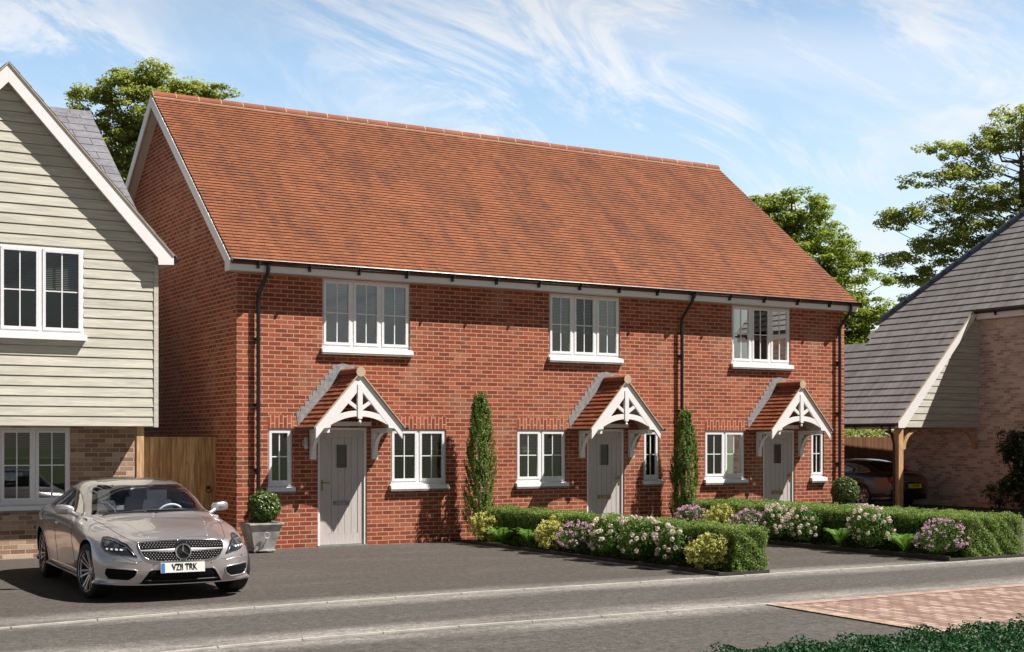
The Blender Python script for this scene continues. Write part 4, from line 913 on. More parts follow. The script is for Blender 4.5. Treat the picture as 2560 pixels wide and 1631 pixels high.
shrub('pale_pink_shrub', 'pale pink shrub standing alone between the two ferns of the far bed', (8.72, -5.85), .37, .67, 'white', GW)
fern('fern in the far bed left of the big mauve shrub', (8.70, -6.60), .40, .42, .5)
shrub('mauve_shrub', 'biggest mauve flowered shrub at the pavement end of the far bed', (8.72, -7.30), .41, .56, 'pink', GP, 4200)
# columnar conifers
def conifer(label, c, h, r):
    t = thing('columnar_conifer', label, 'conifer', (c[0], c[1], 0), 'slender column conifers against the terrace'); P, D, L_, T_ = [], [], [], []; n = 620
    for k in range(n):
        s_ = rng.random() ** .85; a_ = rng.uniform(0, 2 * math.pi); rr_ = r * (min(1, (1.02 - s_) * 2.1) ** .6) * (.80 + .25 * math.sin(3 * a_ + 4 * s_) + rng.normal(0, .08)) * min(1, .72 + s_ * 2.2)
        b = np.array([c[0] + rr_ * math.cos(a_) * .75, c[1] + rr_ * math.sin(a_) * .75, .12 + s_ * (h - .32)]); o_ = np.array([math.cos(a_), math.sin(a_), 0]); ln = rng.uniform(.13, .27) * (1 - .3 * s_)
        for i in range(34):
            u = i / 33; p = b + o_ * (.05 * u * r / .25 + .012) + np.array([0, 0, ln * u]) + rng.normal(0, .011, 3); P.append(p); d = np.array([0, 0, 1.0]) + o_ * .5 + rng.normal(0, .45, 3); T_.append(d / np.linalg.norm(d)); L_.append(.030 * (1.1 - .4 * u)); D.append(o_ + rng.normal(0, .4, 3))
    for k in range(9):     # free leaders at the tip
        b = np.array([c[0] + rng.normal(0, .05), c[1] + rng.normal(0, .05), h - .38]); hh = rng.uniform(.22, .42)
        for i in range(34):
            u = i / 33; P.append(b + np.array([rng.normal(0, .011 * (1.3 - u)), rng.normal(0, .011 * (1.3 - u)), hh * u])); T_.append(np.array([rng.normal(0, .4), rng.normal(0, .4), 1.])); L_.append(.026); D.append(rng.normal(0, 1, 3))
    D = np.array(D); D /= np.linalg.norm(D, axis=1, keepdims=True); V, F = leaf_arrays(np.array(P), D, np.array(L_) * 1.25, .022, .2, np.array(T_))
    tri_mesh('foliage', [(V, F)], [L_CON], t); g = MBd(); g.tube([(c[0], c[1], 0), (c[0], c[1], h * .5), (c[0], c[1], h * .85)], .03, 8, rr=[.035, .025, .008]); g.build('trunk', M_BARK, t)
conifer('tall slender column conifer in the near bed between the first two doors', (4.42, -.46), 2.74, .30)
conifer('shorter column conifer in the far bed beside the middle black downpipe', (9.10, -.46), 2.50, .29)
# clipped balls in zinc planters
def planter(label, c, w0, w1, h):
    t = thing('zinc_planter', label, 'planter', (c[0], c[1], 0)); z0 = .045; g = MBd()
    a = [(c[0] + sx * w0, c[1] + sy * w0, z0) for sx, sy in ((-1, -1), (1, -1), (1, 1), (-1, 1))]; b = [(c[0] + sx * w1, c[1] + sy * w1, h) for sx, sy in ((-1, -1), (1, -1), (1, 1), (-1, 1))]
    i_ = [(c[0] + sx * (w1 - .02), c[1] + sy * (w1 - .02), h) for sx, sy in ((-1, -1), (1, -1), (1, 1), (-1, 1))]; j = [(p[0], p[1], h - .06) for p in i_]
    g.poly(a + b + i_ + j, [(3, 2, 1, 0)] + [(k, (k + 1) % 4, 4 + (k + 1) % 4, 4 + k) for k in range(4)] + [(4 + k, 4 + (k + 1) % 4, 8 + (k + 1) % 4, 8 + k) for k in range(4)] + [(8 + k, 8 + (k + 1) % 4, 12 + (k + 1) % 4, 12 + k) for k in range(4)])
    g.build('tub', M_ZINC, t)
    g = MBd(); e = w1 + .022
    for q in ((-e, e, -e, -e + .035), (-e, e, e - .035, e), (-e, -e + .035, -e + .035, e - .035), (e - .035, e, -e + .035, e - .035)): g.box(c[0] + q[0], c[0] + q[1], c[1] + q[2], c[1] + q[3], h - .008, h + .02)
    g.build('rim', M_ZINC, t); g = MBd(); e = w0 + .02; g.box(c[0] - e, c[0] + e, c[1] - e, c[1] + e, z0 - .012, z0 + .008); g.build('base_trim', M_ZINC, t)
    for sx in (-1, 1):
        for sy in (-1, 1): g = MBd(); g.lathe([(0, 0), (.018, .004), (.024, .018), (.018, .032), (0, .036)], (c[0] + sx * w0 * .93, c[1] + sy * w0 * .93, 0), 10); g.build('foot', M_ZINC, t, smooth=True)
    g = MBd(); zt = h * .62; yf = c[1] - (w0 + (w1 - w0) * (zt / h)); rp = [(c[0] + .047 * math.cos(a_), yf - .045, zt + .047 * math.sin(a_)) for a_ in [2 * math.pi * k / 18 for k in range(19)]]; g.tube(rp, .008, 6)
    g.tube([(c[0], yf + .01, zt - .12), (c[0] - .005, yf - .02, zt - .08), (c[0], yf - .045, zt - .045)], .009, 6); g.lathe([(0, -.012), (.016, -.008), (.018, .004)], (c[0], yf + .022, zt - .13), 8, 'y'); g.build('ring', M_ZINC, t, smooth=50)
    g = MBd(); g.box(c[0] - w1 + .022, c[0] + w1 - .022, c[1] - w1 + .022, c[1] + w1 - .022, h - .07, h - .03); g.build('soil', M_SOIL, t)
def ball(label, c, r, n=7000):
    t = thing('clipped_ball_shrub', label, 'shrub', (c[0], c[1], c[2] - r)); P, D = blob(n, c, (r, r, r), .22); P += D * bumps(P, .022, 17)[:, None]; D2 = D + rdir(n) * .7; D2 /= np.linalg.norm(D2, axis=1, keepdims=True)
    V, F = leaf_arrays(P, D2, .036, .022, .2); m = 60; Pf, Df = blob(m, c, (r * 1.03,) * 3, .04); k = Df[:, 2] > -.3; V2, F2 = leaf_arrays(np.repeat(Pf[k], 3, 0) + rng.normal(0, .003, (k.sum() * 3, 3)), rdir(k.sum() * 3), .022, .020, .2)
    tri_mesh('foliage', [(V, F), (V2, F2)], [L_BALL, L_WHITEF], t); g = MBd(); g.lathe([(0, -r * .8), (r * .55, -r * .55), (r * .78, 0), (r * .55, r * .55), (0, r * .8)], c, 12); g.build('core', M_HCORE, t, smooth=True)
    g = MBd(); g.tube([(c[0], c[1], c[2] - r * 1.25), (c[0], c[1], c[2] - r * .7)], .02, 6); g.build('stem', M_STEM, t)
planter('square tapered zinc planter with ring, standing at the left corner of the terrace', (.21, -.56), .165, .275, .475)
ball('white flecked clipped ball shrub in the planter at the left corner of the terrace', (.27, -.56, .745), .262)
planter('zinc planter half hidden by the hedge at the right end of the terrace', (13.45, -.45), .165, .275, .475)
ball('dark clipped ball shrub at the right end of the terrace, seen over the hedge', (13.45, -.45, .77), .29, 8000)
# climbing bush on the brown house
def clump_leaves(C, R_, per, L, W, flat=.5, up=.6, jit=.5):
    m = len(C); n = m * per; D = rdir(n); k = rng.random(n) ** .45; P = np.repeat(C, per, 0) + D * k[:, None] * np.repeat(R_, per)[:, None] * np.array([1, 1, flat])
    Nn = D * .5 + np.array([0, 0, up]) + rdir(n) * jit; Nn /= np.linalg.norm(Nn, axis=1, keepdims=True); return leaf_arrays(P, Nn, L * rng.uniform(.7, 1.3, n), W * rng.uniform(.8, 1.2, n), .15)
bt = thing('climbing_bush', 'dark glossy bush with pale flowers climbing the brown brick wall', 'bush', (22.7, 2.2, 0))
C = []
for k in range(230):
    u = rng.random(); z = .1 + 2.0 * rng.random(); wd = 1.0 * (1 - .33 * (z / 2.1) ** 2) * (.75 + .35 * math.sin(z * 4.2)); y = 2.25 + rng.uniform(-1, .95) * wd * 1.3; C.append((22.68 + rng.uniform(-.22, .25), y, z))
C = np.array(C); V, F = clump_leaves(C, rng.uniform(.10, .22, len(C)), 46, .075, .04, .9, .2, .8)
q = C[::3] + rng.normal(0, .12, C[::3].shape) - np.array([.18, 0, 0]); V2, F2 = leaf_arrays(np.repeat(q, 3, 0) + rng.normal(0, .012, (len(q) * 3, 3)), rdir(len(q) * 3), .04, .04, .2)
tri_mesh('foliage', [(V, F)], [L_DARK], bt); tri_mesh('flowers', [(V2, F2)], [L_WHITEF], bt)
g = MBd()
for k in range(7): g.tube([(22.75, 2.2, 0), (22.72, 2.2 + (k - 3) * .12, .6), (22.75, 2.2 + (k - 3) * .28, 1.6)], .02, 5)
g.build('stems', M_STEM, bt)
# ================================================================ TREES
CAMP = np.array([-7.9885, -22.2261, 1.82]); DV = np.array([.5153, .857, 0]); RV = np.array([.857, -.5153, 0])
def tree(name, label, base, h, lobes, leafm, n_cl, per, L, seed, group='trees standing behind the houses', flat=.42, cr=(.35, .75), trunk_r=.22, limbs=16, fork=.35):
    """lobes: (dx, dy, z, rx, rz) ellipsoids that give the crown its uneven outline"""
    global rng
    keep = rng; rng = np.random.default_rng(seed); rnd = random.Random(seed); t = thing(name, label, 'tree', base, group); bx_, by_ = base[0], base[1]
    vol = np.array([l[3] ** 2 * l[4] for l in lobes]) ** .75; k = rng.choice(len(lobes), n_cl, p=vol / vol.sum()); lb = np.array(lobes)[k]
    D = rdir(n_cl); rr_ = rng.random(n_cl) ** .38
    C = np.stack([bx_ + lb[:, 0] + D[:, 0] * rr_ * lb[:, 3], by_ + lb[:, 1] + D[:, 1] * rr_ * lb[:, 3], lb[:, 2] + D[:, 2] * rr_ * lb[:, 4]], 1)
    V, F = clump_leaves(C, rng.uniform(*cr, n_cl), per, L, L * .62, flat, .8, .7)
    tri_mesh('crown', [(V, F)], [leafm], t)
    g = MBd(); top = Vector((bx_, by_, h * .86)); g.tube([(bx_, by_, 0), (bx_ + .1, by_, h * .25), (bx_ - .05, by_ + .1, h * .5), (bx_ + .1, by_, h * .7), tuple(top)], trunk_r, 8, rr=[trunk_r * 1.3, trunk_r, trunk_r * .75, trunk_r * .45, .03])
    idx = rng.choice(n_cl, min(n_cl, limbs * 9), replace=False)
    for j, i in enumerate(idx):
        e = Vector(C[i]); zs_ = max(h * .2, min(h * .8, e.z - math.hypot(e.x - bx_, e.y - by_) * .45)); s_ = Vector((bx_, by_, zs_)); m_ = s_.lerp(e, .55) + Vector((rnd.uniform(-.2, .2), rnd.uniform(-.2, .2), rnd.uniform(-.35, .1)))
        r_ = .09 if j < limbs else .032; g.tube([s_, m_, e], r_, 5, rr=[r_, r_ * .55, .012])
    g.build('trunk', M_BARK, t); rng = keep
    return t
def at(px_, D, zz=0): p = CAMP + D * (DV + RV * (px_ - 1280) / 3459.2); return (float(p[0]), float(p[1]), zz)
def lob(base, px_, py_, D, rx, rz_, dd=0):
    p = CAMP + D * (DV + RV * (px_ - 1280) / 3459.2) + DV * dd; return (p[0] - base[0], p[1] - base[1], 1.82 + (1105 - py_) / 3459.2 * D, rx, rz_)
b = at(370, 50); k_ = 50 / 3459.2
tree('broadleaf_tree', 'green broadleaf tree rising between the grey slate roof and the terrace roof', b, 15.2,
     [lob(b, x, y, 50, r * k_, r * k_ * q) for x, y, r, q in [(330, 210, 75, .6), (425, 235, 85, .6), (340, 290, 95, .7), (250, 240, 65, .35), (195, 250, 40, .3), (215, 300, 65, .4), (520, 235, 70, .3), (300, 360, 90, .7), (420, 330, 90, .8), (285, 440, 75, .7), (380, 180, 50, .4), (330, 520, 90, .8), (320, 640, 90, 1)]],
     L_TREE, 560, 85, .13, 3, cr=(.22, .50))
b = at(1985, 56); k_ = 56 / 3459.2
tree('broadleaf_tree', 'bright green tree just right of the terrace roof', b, 13.0,
     [lob(b, x, y, 56, r * k_, r * k_ * q) for x, y, r, q in [(1930, 540, 75, .7), (2000, 530, 85, .8), (1905, 510, 45, .5), (2055, 500, 30, .8), (2030, 620, 110, .8), (2090, 680, 100, .8), (2170, 660, 55, .4), (2215, 700, 35, .3), (2060, 760, 110, .8), (2140, 790, 90, .7), (2195, 780, 50, .5), (2100, 870, 90, .8), (2160, 860, 55, .6), (1960, 640, 110, 1), (1940, 800, 120, 1), (2050, 950, 100, 1)]],
     L_TREE2, 760, 85, .135, 5, cr=(.24, .54))
b = at(2552, 62); k_ = 62 / 3459.2
tree('broadleaf_tree', 'large spreading tree with layered branches over the grey slate roof', b, 18,
     [lob(b, x, y, 62, r * k_, r * k_ * q) for x, y, r, q in [(2540, 320, 85, .6), (2640, 340, 110, .8), (2460, 360, 70, .5), (2380, 375, 60, .3), (2335, 370, 40, .25), (2420, 430, 90, .35), (2320, 445, 70, .22), (2270, 460, 40, .18), (2460, 500, 100, .45), (2340, 520, 80, .3), (2265, 540, 60, .3), (2245, 560, 45, .25), (2400, 580, 90, .35), (2500, 600, 100, .5), (2330, 620, 80, .3), (2250, 650, 60, .25), (2390, 680, 90, .5), (2280, 700, 55, .3), (2270, 745, 40, .25), (2450, 690, 90, .6), (2620, 520, 120, .9), (2720, 450, 120, 1), (2600, 760, 120, 1)]],
     L_TREE, 1050, 80, .14, 8, cr=(.24, .58), trunk_r=.34)
for i, (px_, D, hh, r_) in enumerate(((2095, 75, 3.4, 2.6), (2170, 78, 3.9, 2.8), (2245, 74, 3.2, 2.2), (2020, 80, 3.6, 2.5))):
    b = at(px_, D); tree('hedgerow_bush', ['leafy bush glimpsed over the back fence beside the terrace wall', 'rounded bush glimpsed over the middle of the back fence', 'leafy bush glimpsed over the fence next to the oak post', 'leafy bush hidden behind the right end of the terrace'][i], b, hh, [(0, 0, hh * .5, r_, hh * .5)], L_TREE, 130, 60, .13, 20 + i, 'bushes beyond the back fence', limbs=5, trunk_r=.08)
# ================================================================ CARS
def catmull(A, n, axis):
    A = np.moveaxis(np.asarray(A, float), axis, 0); m = len(A); out = []
    for i in range(m - 1):
        p0 = A[i - 1] if i > 0 else 2 * A[0] - A[1]; p1, p2 = A[i], A[i + 1]; p3 = A[i + 2] if i + 2 < m else 2 * A[-1] - A[-2]
        for k in range(n):
            t = k / n; out.append(.5 * (2 * p1 + (p2 - p0) * t + (2 * p0 - 5 * p1 + 4 * p2 - p3) * t * t + (3 * p1 - p0 - 3 * p2 + p3) * t ** 3))
    out.append(A[-1]); return np.moveaxis(np.array(out), 0, axis)
# columns run from the middle of the nose round the flank to the middle of the tail;
# rows run from under the floor, up the side and over to the centreline
CG = [
 [(.60, 0, .19), (.74, 0, .19), (.81, 0, .27), (.845, 0, .42), (.835, 0, .56), (.79, 0, .675), (.735, 0, .715), (.70, 0, .725), (.66, 0, .738), (.60, 0, .755), (.52, 0, .775)],
 [(.60, 0, .19), (.73, .25, .19), (.80, .26, .27), (.835, .27, .42), (.825, .27, .56), (.78, .26, .675), (.72, .25, .713), (.66, .23, .728), (.58, .18, .755), (.49, .10, .782), (.40, 0, .805)],
 [(.56, 0, .19), (.70, .46, .19), (.77, .48, .27), (.80, .50, .42), (.785, .50, .56), (.735, .48, .67), (.67, .46, .708), (.58, .42, .732), (.47, .32, .78), (.36, .17, .812), (.27, 0, .828)],
 [(.50, 0, .19), (.64, .64, .19), (.70, .67, .27), (.72, .69, .42), (.69, .69, .55), (.62, .66, .655), (.55, .63, .70), (.44, .56, .745), (.33, .43, .80), (.22, .22, .835), (.13, 0, .85)],
 [(.42, 0, .19), (.52, .78, .19), (.56, .81, .27), (.56, .835, .42), (.50, .835, .54), (.42, .80, .64), (.36, .765, .69), (.27, .67, .755), (.17, .51, .825), (.07, .26, .86), (0, 0, .87)],
 [(.30, 0, .18), (.37, .85, .19), (.38, .88, .27), (.36, .90, .42), (.30, .905, .54), (.23, .875, .655), (.18, .835, .715), (.11, .73, .785), (.02, .55, .85), (-.07, .28, .885), (-.12, 0, .89)],
 [(0, 0, .18), (.02, .88, .19), (.02, .915, .27), (.01, .935, .42), (0, .94, .56), (-.03, .915, .69), (-.05, .875, .755), (-.09, .76, .82), (-.16, .56, .875), (-.23, .28, .905), (-.27, 0, .91)],
 [(-.35, 0, .18), (-.33, .865, .19), (-.33, .90, .27), (-.33, .925, .42), (-.34, .935, .57), (-.35, .925, .72), (-.36, .88, .80), (-.38, .77, .865), (-.40, .58, .905), (-.41, .29, .928), (-.42, 0, .932)],
 [(-.75, 0, .18), (-.75, .86, .20), (-.75, .89, .28), (-.75, .905, .42), (-.75, .92, .57), (-.75, .93, .73), (-.76, .90, .84), (-.78, .80, .895), (-.74, .60, 1.00), (-.69, .30, 1.05), (-.67, 0, 1.06)],
 [(-1.15, 0, .18), (-1.15, .86, .20), (-1.15, .89, .28), (-1.15, .90, .42), (-1.15, .915, .57), (-1.15, .93, .74), (-1.15, .905, .86), (-1.15, .82, .925), (-1.12, .63, 1.14), (-1.05, .33, 1.225), (-1.02, 0, 1.24)],
 [(-1.55, 0, .18), (-1.55, .86, .20), (-1.55, .89, .28), (-1.55, .90, .42), (-1.55, .915, .57), (-1.55, .93, .75), (-1.55, .91, .87), (-1.55, .83, .94), (-1.52, .62, 1.245), (-1.48, .34, 1.315), (-1.45, 0, 1.33)],
 [(-2.0, 0, .18), (-2.0, .86, .20), (-2.0, .89, .28), (-2.0, .90, .42), (-2.0, .915, .57), (-2.0, .93, .76), (-2.0, .91, .885), (-2.0, .83, .955), (-2.0, .61, 1.27), (-1.98, .33, 1.34), (-1.97, 0, 1.352)],
 [(-2.45, 0, .18), (-2.45, .86, .20), (-2.45, .89, .28), (-2.45, .91, .42), (-2.45, .925, .57), (-2.45, .94, .77), (-2.45, .915, .895), (-2.45, .83, .96), (-2.46, .59, 1.235), (-2.47, .32, 1.31), (-2.48, 0, 1.325)],
 [(-2.87, 0, .18), (-2.87, .88, .20), (-2.87, .92, .28), (-2.87, .94, .42), (-2.87, .95, .57), (-2.87, .95, .77), (-2.87, .91, .90), (-2.88, .81, .965), (-2.92, .56, 1.15), (-2.95, .30, 1.225), (-2.96, 0, 1.24)],
 [(-3.25, 0, .18), (-3.25, .85, .20), (-3.25, .90, .28), (-3.25, .925, .42), (-3.25, .93, .57), (-3.25, .92, .76), (-3.25, .87, .90), (-3.27, .77, .965), (-3.33, .56, 1.04), (-3.37, .30, 1.085), (-3.38, 0, 1.095)],
 [(-3.55, 0, .20), (-3.56, .81, .22), (-3.57, .86, .30), (-3.58, .88, .43), (-3.58, .885, .57), (-3.57, .865, .75), (-3.56, .81, .885), (-3.57, .70, .945), (-3.60, .52, .975), (-3.62, .28, .99), (-3.63, 0, .995)],
 [(-3.70, 0, .22), (-3.80, .72, .24), (-3.83, .77, .32), (-3.85, .79, .44), (-3.85, .79, .58), (-3.82, .765, .75), (-3.78, .72, .875), (-3.75, .62, .935), (-3.75, .46, .962), (-3.75, .25, .975), (-3.75, 0, .98)],
 [(-3.75, 0, .24), (-3.94, .54, .26), (-3.99, .57, .34), (-4.01, .585, .45), (-4.01, .585, .59), (-3.97, .565, .75), (-3.91, .53, .87), (-3.86, .46, .93), (-3.84, .34, .955), (-3.83, .18, .967), (-3.83, 0, .97)],
 [(-3.75, 0, .24), (-4.00, .28, .26), (-4.06, .29, .34), (-4.085, .30, .45), (-4.08, .30, .59), (-4.04, .29, .75), (-3.97, .27, .87), (-3.92, .24, .93), (-3.90, .17, .955), (-3.89, .09, .965), (-3.89, 0, .967)],
 [(-3.75, 0, .24), (-4.02, 0, .26), (-4.08, 0, .34), (-4.105, 0, .45), (-4.10, 0, .59), (-4.06, 0, .75), (-3.99, 0, .87), (-3.94, 0, .93), (-3.92, 0, .953), (-3.91, 0, .962), (-3.905, 0, .965)],
]
def mesh_eval(o):
    dg = bpy.context.evaluated_depsgraph_get(); return bpy.data.meshes.new_from_object(o.evaluated_get(dg))
def make_text(txt, size, m, parent, name, M4, sx=1.0, ex=.0015):
    cu = bpy.data.curves.new(name, 'FONT'); cu.body = txt; cu.size = size; cu.extrude = ex; cu.align_x = 'CENTER'; cu.align_y = 'CENTER'; cu.offset = .0028; cu.space_character = 1.02
    o = bpy.data.objects.new(name, cu); col.objects.link(o); me = mesh_eval(o); bpy.data.objects.remove(o)
    me.transform(Matrix.Diagonal((sx, 1, 1, 1))); me.transform(M4); me.materials.clear(); me.materials.append(m); r_ = bpy.data.objects.new(name, me); col.objects.link(r_); r_.parent = parent; return r_
def paint(name, c, metal=.75, rough=.32):
    m, t, b = mat(name); b.inputs['Base Color'].default_value = rgb(*c); b.inputs['Metallic'].default_value = metal; b.inputs['Roughness'].default_value = rough
    b.inputs['Coat Weight'].default_value = 1; b.inputs['Coat Roughness'].default_value = .02; b.inputs['Coat IOR'].default_value = 1.6
    tc = N(t, 'ShaderNodeTexCoord'); no = N(t, 'ShaderNodeTexNoise'); setc(no, 'Scale', 900); t.links.new(tc.outputs['Object'], no.inputs[0])
    mr = N(t, 'ShaderNodeMapRange'); setc(mr, 'To Min', .9); setc(mr, 'To Max', 1.1); t.links.new(no.outputs[0], mr.inputs['Value']); mu = N(t, 'ShaderNodeMixRGB', blend_type='MULTIPLY'); setc(mu, 0, 1); setc(mu, 1, rgb(*c)); t.links.new(mr.outputs[0], mu.inputs[2]); t.links.new(mu.outputs[0], b.inputs['Base Color']); return m
M_CARGLASS = glass('car_glass', (.92, .97, 1.0), 1.5, 1.5)
M_SIDEG = glass('side_window_glass', (.22, .24, .25), 1.5, 1.6)
M_CARGLASD = glass('dark_car_glass', (.12, .13, .14), 1.5, 1.5)
M_TYRE = plain('tyre_rubber', (.015, .015, .016), .7, var=.15, bump=.2)
M_DARK = plain('dark_trim', (.01, .01, .011), .45, var=.1)
M_MESH = plain('black_grille_mesh', (.008, .008, .009), .85, var=.3, scale=120, spec=.1)
M_PIN = plain('bright_pin', (.85, .85, .87), .3, .4, var=.02)
M_RIM = plain('alloy_rim', (.50, .50, .52), .22, .95, var=.05)
M_INT = plain('grey_leather', (.36, .38, .42), .55, var=.1)
M_INTL = plain('pale_leather', (.70, .71, .74), .5, var=.08)
M_LAMP = plain('lamp_silver', (.45, .47, .5), .15, .9, var=.25, scale=40)
M_LED = plain('led_white', (.85, .87, .9), .2, var=.02)
M_PLW = plain('plate_white', (.78, .78, .74), .4, var=.02); M_PLY = plain('plate_yellow', (.80, .60, .03), .4, var=.02); M_PLB = plain('plate_blue', (.04, .20, .50), .4, var=.02)
M_RED = plain('tail_lamp_red', (.32, .01, .01), .12, var=.1)
M_DARKG = plain('dark_lamp_glass', (.02, .023, .03), .08, var=.1)
class Car:
    def __init__(s, name, label, cat, pnt, loc, rot, glassm, wr=.33):
        s.root = thing(name, label, cat, (0, 0, 0)); s.p = pnt; s.loc, s.rot = loc, rot; s.gl = glassm
        A = catmull(catmull(CG, 6, 0), 5, 1); nc, nr = A.shape[:2]; V, F = [], []
        for sd_ in (1, -1):
            off = len(V); V += [(p[0], p[1] * sd_, p[2]) for c in A for p in c]
            for i in range(nc - 1):
                for j in range(nr - 1):
                    q = (off + i * nr + j, off + (i + 1) * nr + j, off + (i + 1) * nr + j + 1, off + i * nr + j + 1); F.append(q if sd_ > 0 else q[::-1])
        me = bpy.data.meshes.new('body'); me.from_pydata(V, [], F); bm = bmesh.new(); bm.from_mesh(me); bmesh.ops.remove_doubles(bm, verts=bm.verts[:], dist=.0006); bmesh.ops.dissolve_degenerate(bm, dist=1e-5, edges=bm.edges[:]); bmesh.ops.recalc_face_normals(bm, faces=bm.faces[:]); s.bvh = BVHTree.FromBMesh(bm); bm.to_mesh(me); bm.free()
        me.materials.append(pnt); me.materials.append(M_DARK); b = bpy.data.objects.new('body', me); col.objects.link(b); cut = []
        for x in (0, -2.9):
            for sy in (-1, 1):
                g = MBd(); n = 40; ra = wr + .042; yy = sorted((sy * .60, sy * 1.2)); pts = [(x + ra * math.cos(2 * math.pi * k / n), wr + ra * math.sin(2 * math.pi * k / n)) for k in range(n)]
                g.prism(pts, 'y', yy[0], yy[1], 0); c = g.build('cutter', M_DARK); cut.append(c); m_ = b.modifiers.new('c', 'BOOLEAN'); m_.object = c; m_.operation = 'DIFFERENCE'; m_.solver = 'EXACT'; m_.material_mode = 'TRANSFER'
        me2 = mesh_eval(b); b.modifiers.clear(); b.data = me2
        for c in cut: bpy.data.objects.remove(c)
        me2.polygons.foreach_set('use_smooth', [True] * len(me2.polygons)); me2.set_sharp_from_angle(angle=R(38)); s.body = b; b.parent = s.root
        s.holes = []
    def hit(s, p, d):
        h, n_, i_, dist = s.bvh.ray_cast(Vector(p), Vector(d).normalized()); return h, n_
    def patch(s, name, pts, plane, m, off=.004, step=.03, parent=None, mirror=True, smooth=True, back=None):
        """flat outline in a projection plane pressed onto the body surface. plane: 'f' (y,z from the front), 's' (x,z from the side), 't' (x,y from the top), 'r' rear, ('d',dir) any"""
        if plane == 'f': P3 = lambda a, b_: Vector((2, a, b_)); D = Vector((-1, 0, 0))
        elif plane == 'r': P3 = lambda a, b_: Vector((-6, a, b_)); D = Vector((1, 0, 0))
        elif plane == 's': P3 = lambda a, b_: Vector((a, 3, b_)); D = Vector((0, -1, 0))
        elif plane == 't': P3 = lambda a, b_: Vector((a, b_, 3)); D = Vector((0, 0, -1))
        else:
            D = Vector(plane).normalized(); U_ = Vector((0, 0, 1)).cross(D).normalized(); P3 = lambda a, b_: U_ * a + Vector((0, 0, b_)) - D * 3
        pl = [Vector(p) for p in pts]; xs = [p.x for p in pl]; ys = [p.y for p in pl]
        # resample the outline
        ol = []
        for a, b_ in zip(pl, pl[1:] + pl[:1]):
            k = max(1, int((b_ - a).length / step)); ol += [a.lerp(b_, i / k) for i in range(k)]
        from mathutils.geometry import intersect_point_tri_2d
        def inside(q):
            c = False
            for a, b_ in zip(ol, ol[1:] + ol[:1]):
                if (a.y > q.y) != (b_.y > q.y) and q.x < (b_.x - a.x) * (q.y - a.y) / (b_.y - a.y) + a.x: c = not c
            return c
        pt = list(ol); x = min(xs)
        while x < max(xs):
            y = min(ys)
            while y < max(ys):
                q = Vector((x, y))
                if inside(q) and min((q - o_).length for o_ in ol) > step * .45: pt.append(q)
                y += step
            x += step
        vs, es, fs, *_ = delaunay_2d_cdt(pt, [], [list(range(len(ol)))], 1, 1e-5); out = []
        sides = (1, -1) if mirror else (1,)
        for sg in sides:
            g = MBd(); V = []
            for v in vs:
                h, nn = s.hit(P3(v.x, v.y), D)
                if h is None: h, nn = Vector(P3(v.x, v.y) + D * 2.5), -D
                p = h + nn * off; V.append((p.x, p.y * sg, p.z))
            F = [tuple(f) if sg > 0 else tuple(reversed(f)) for f in fs]; g.poly(V, F); o = g.build(name, m, parent or s.root, smooth=smooth, recalc=False)
        return o
    def line(s, name, pts, plane, m, r=.006, off=.002, parent=None, mirror=True, n=5, k=8):
        """thin bead laid on the body along a polyline"""
        if plane == 'f': P3 = lambda a, b_: Vector((2, a, b_)); D = Vector((-1, 0, 0))
        elif plane == 'r': P3 = lambda a, b_: Vector((-6, a, b_)); D = Vector((1, 0, 0))
        elif plane == 's': P3 = lambda a, b_: Vector((a, 3, b_)); D = Vector((0, -1, 0))
        elif plane == 't': P3 = lambda a, b_: Vector((a, b_, 3)); D = Vector((0, 0, -1))
        else: D = Vector(plane).normalized(); U_ = Vector((0, 0, 1)).cross(D).normalized(); P3 = lambda a, b_: U_ * a + Vector((0, 0, b_)) - D * 3
        q = []
        for a, b_ in zip(pts, pts[1:]):
            for i in range(k): q.append((a[0] + (b_[0] - a[0]) * i / k, a[1] + (b_[1] - a[1]) * i / k))
        q.append(pts[-1]); path = []
        for a in q:
            h, nn = s.hit(P3(*a), D)
            if h: path.append(h + nn * off)
        for sg in ((1, -1) if mirror else (1,)): g = MBd(); g.tube([(p.x, p.y * sg, p.z) for p in path], r, n); o = g.build(name, m, parent or s.root, smooth=True)
        return o
    def cut_faces(s, tests):
        bm = bmesh.new(); bm.from_mesh(s.body.data); dl = [f for f in bm.faces if any(t_(f.calc_center_median()) for t_ in tests)]; bmesh.ops.delete(bm, geom=dl, context='FACES'); bm.to_mesh(s.body.data); bm.free()
    def wheel(s, x, y, r, w, steer=0, spokes=14):
        sg = 1 if y > 0 else -1; t = MBd(); yi, yo = y - sg * w / 2, y + sg * w / 2
        pr = [(r * .72, yi), (r * .93, yi), (r * .985, yi + sg * .018), (r, yi + sg * .05), (r, yo - sg * .05), (r * .985, yo - sg * .016), (r * .93, yo), (r * .77, yo + sg * .004), (r * .745, yo - sg * .012), (r * .72, yo - sg * .05)]
        t.lathe(pr, (0, 0, 0), 48, 'y'); 
        Mx = Matrix.Translation((x, 0, r)) @ Matrix.Translation((0, y, 0)) @ Matrix.Rotation(steer, 4, 'Z') @ Matrix.Translation((0, -y, 0))
        wh = t.build('tyre', M_TYRE, None, smooth=50); wheel_ = bpy.data.objects.new('wheel', None); col.objects.link(wheel_); wheel_.parent = s.root; wheel_.matrix_local = Mx; wheel_.empty_display_size = .1; ORG[wheel_.name] = (0, 0, 0); wh.parent = wheel_
        g = MBd(); g.lathe([(r * .745, yo - sg * .004), (r * .765, yo + sg * .001), (r * .76, yo - sg * .012), (r * .71, yo - sg * .03), (r * .70, yi)], (0, 0, 0), 48, 'y')
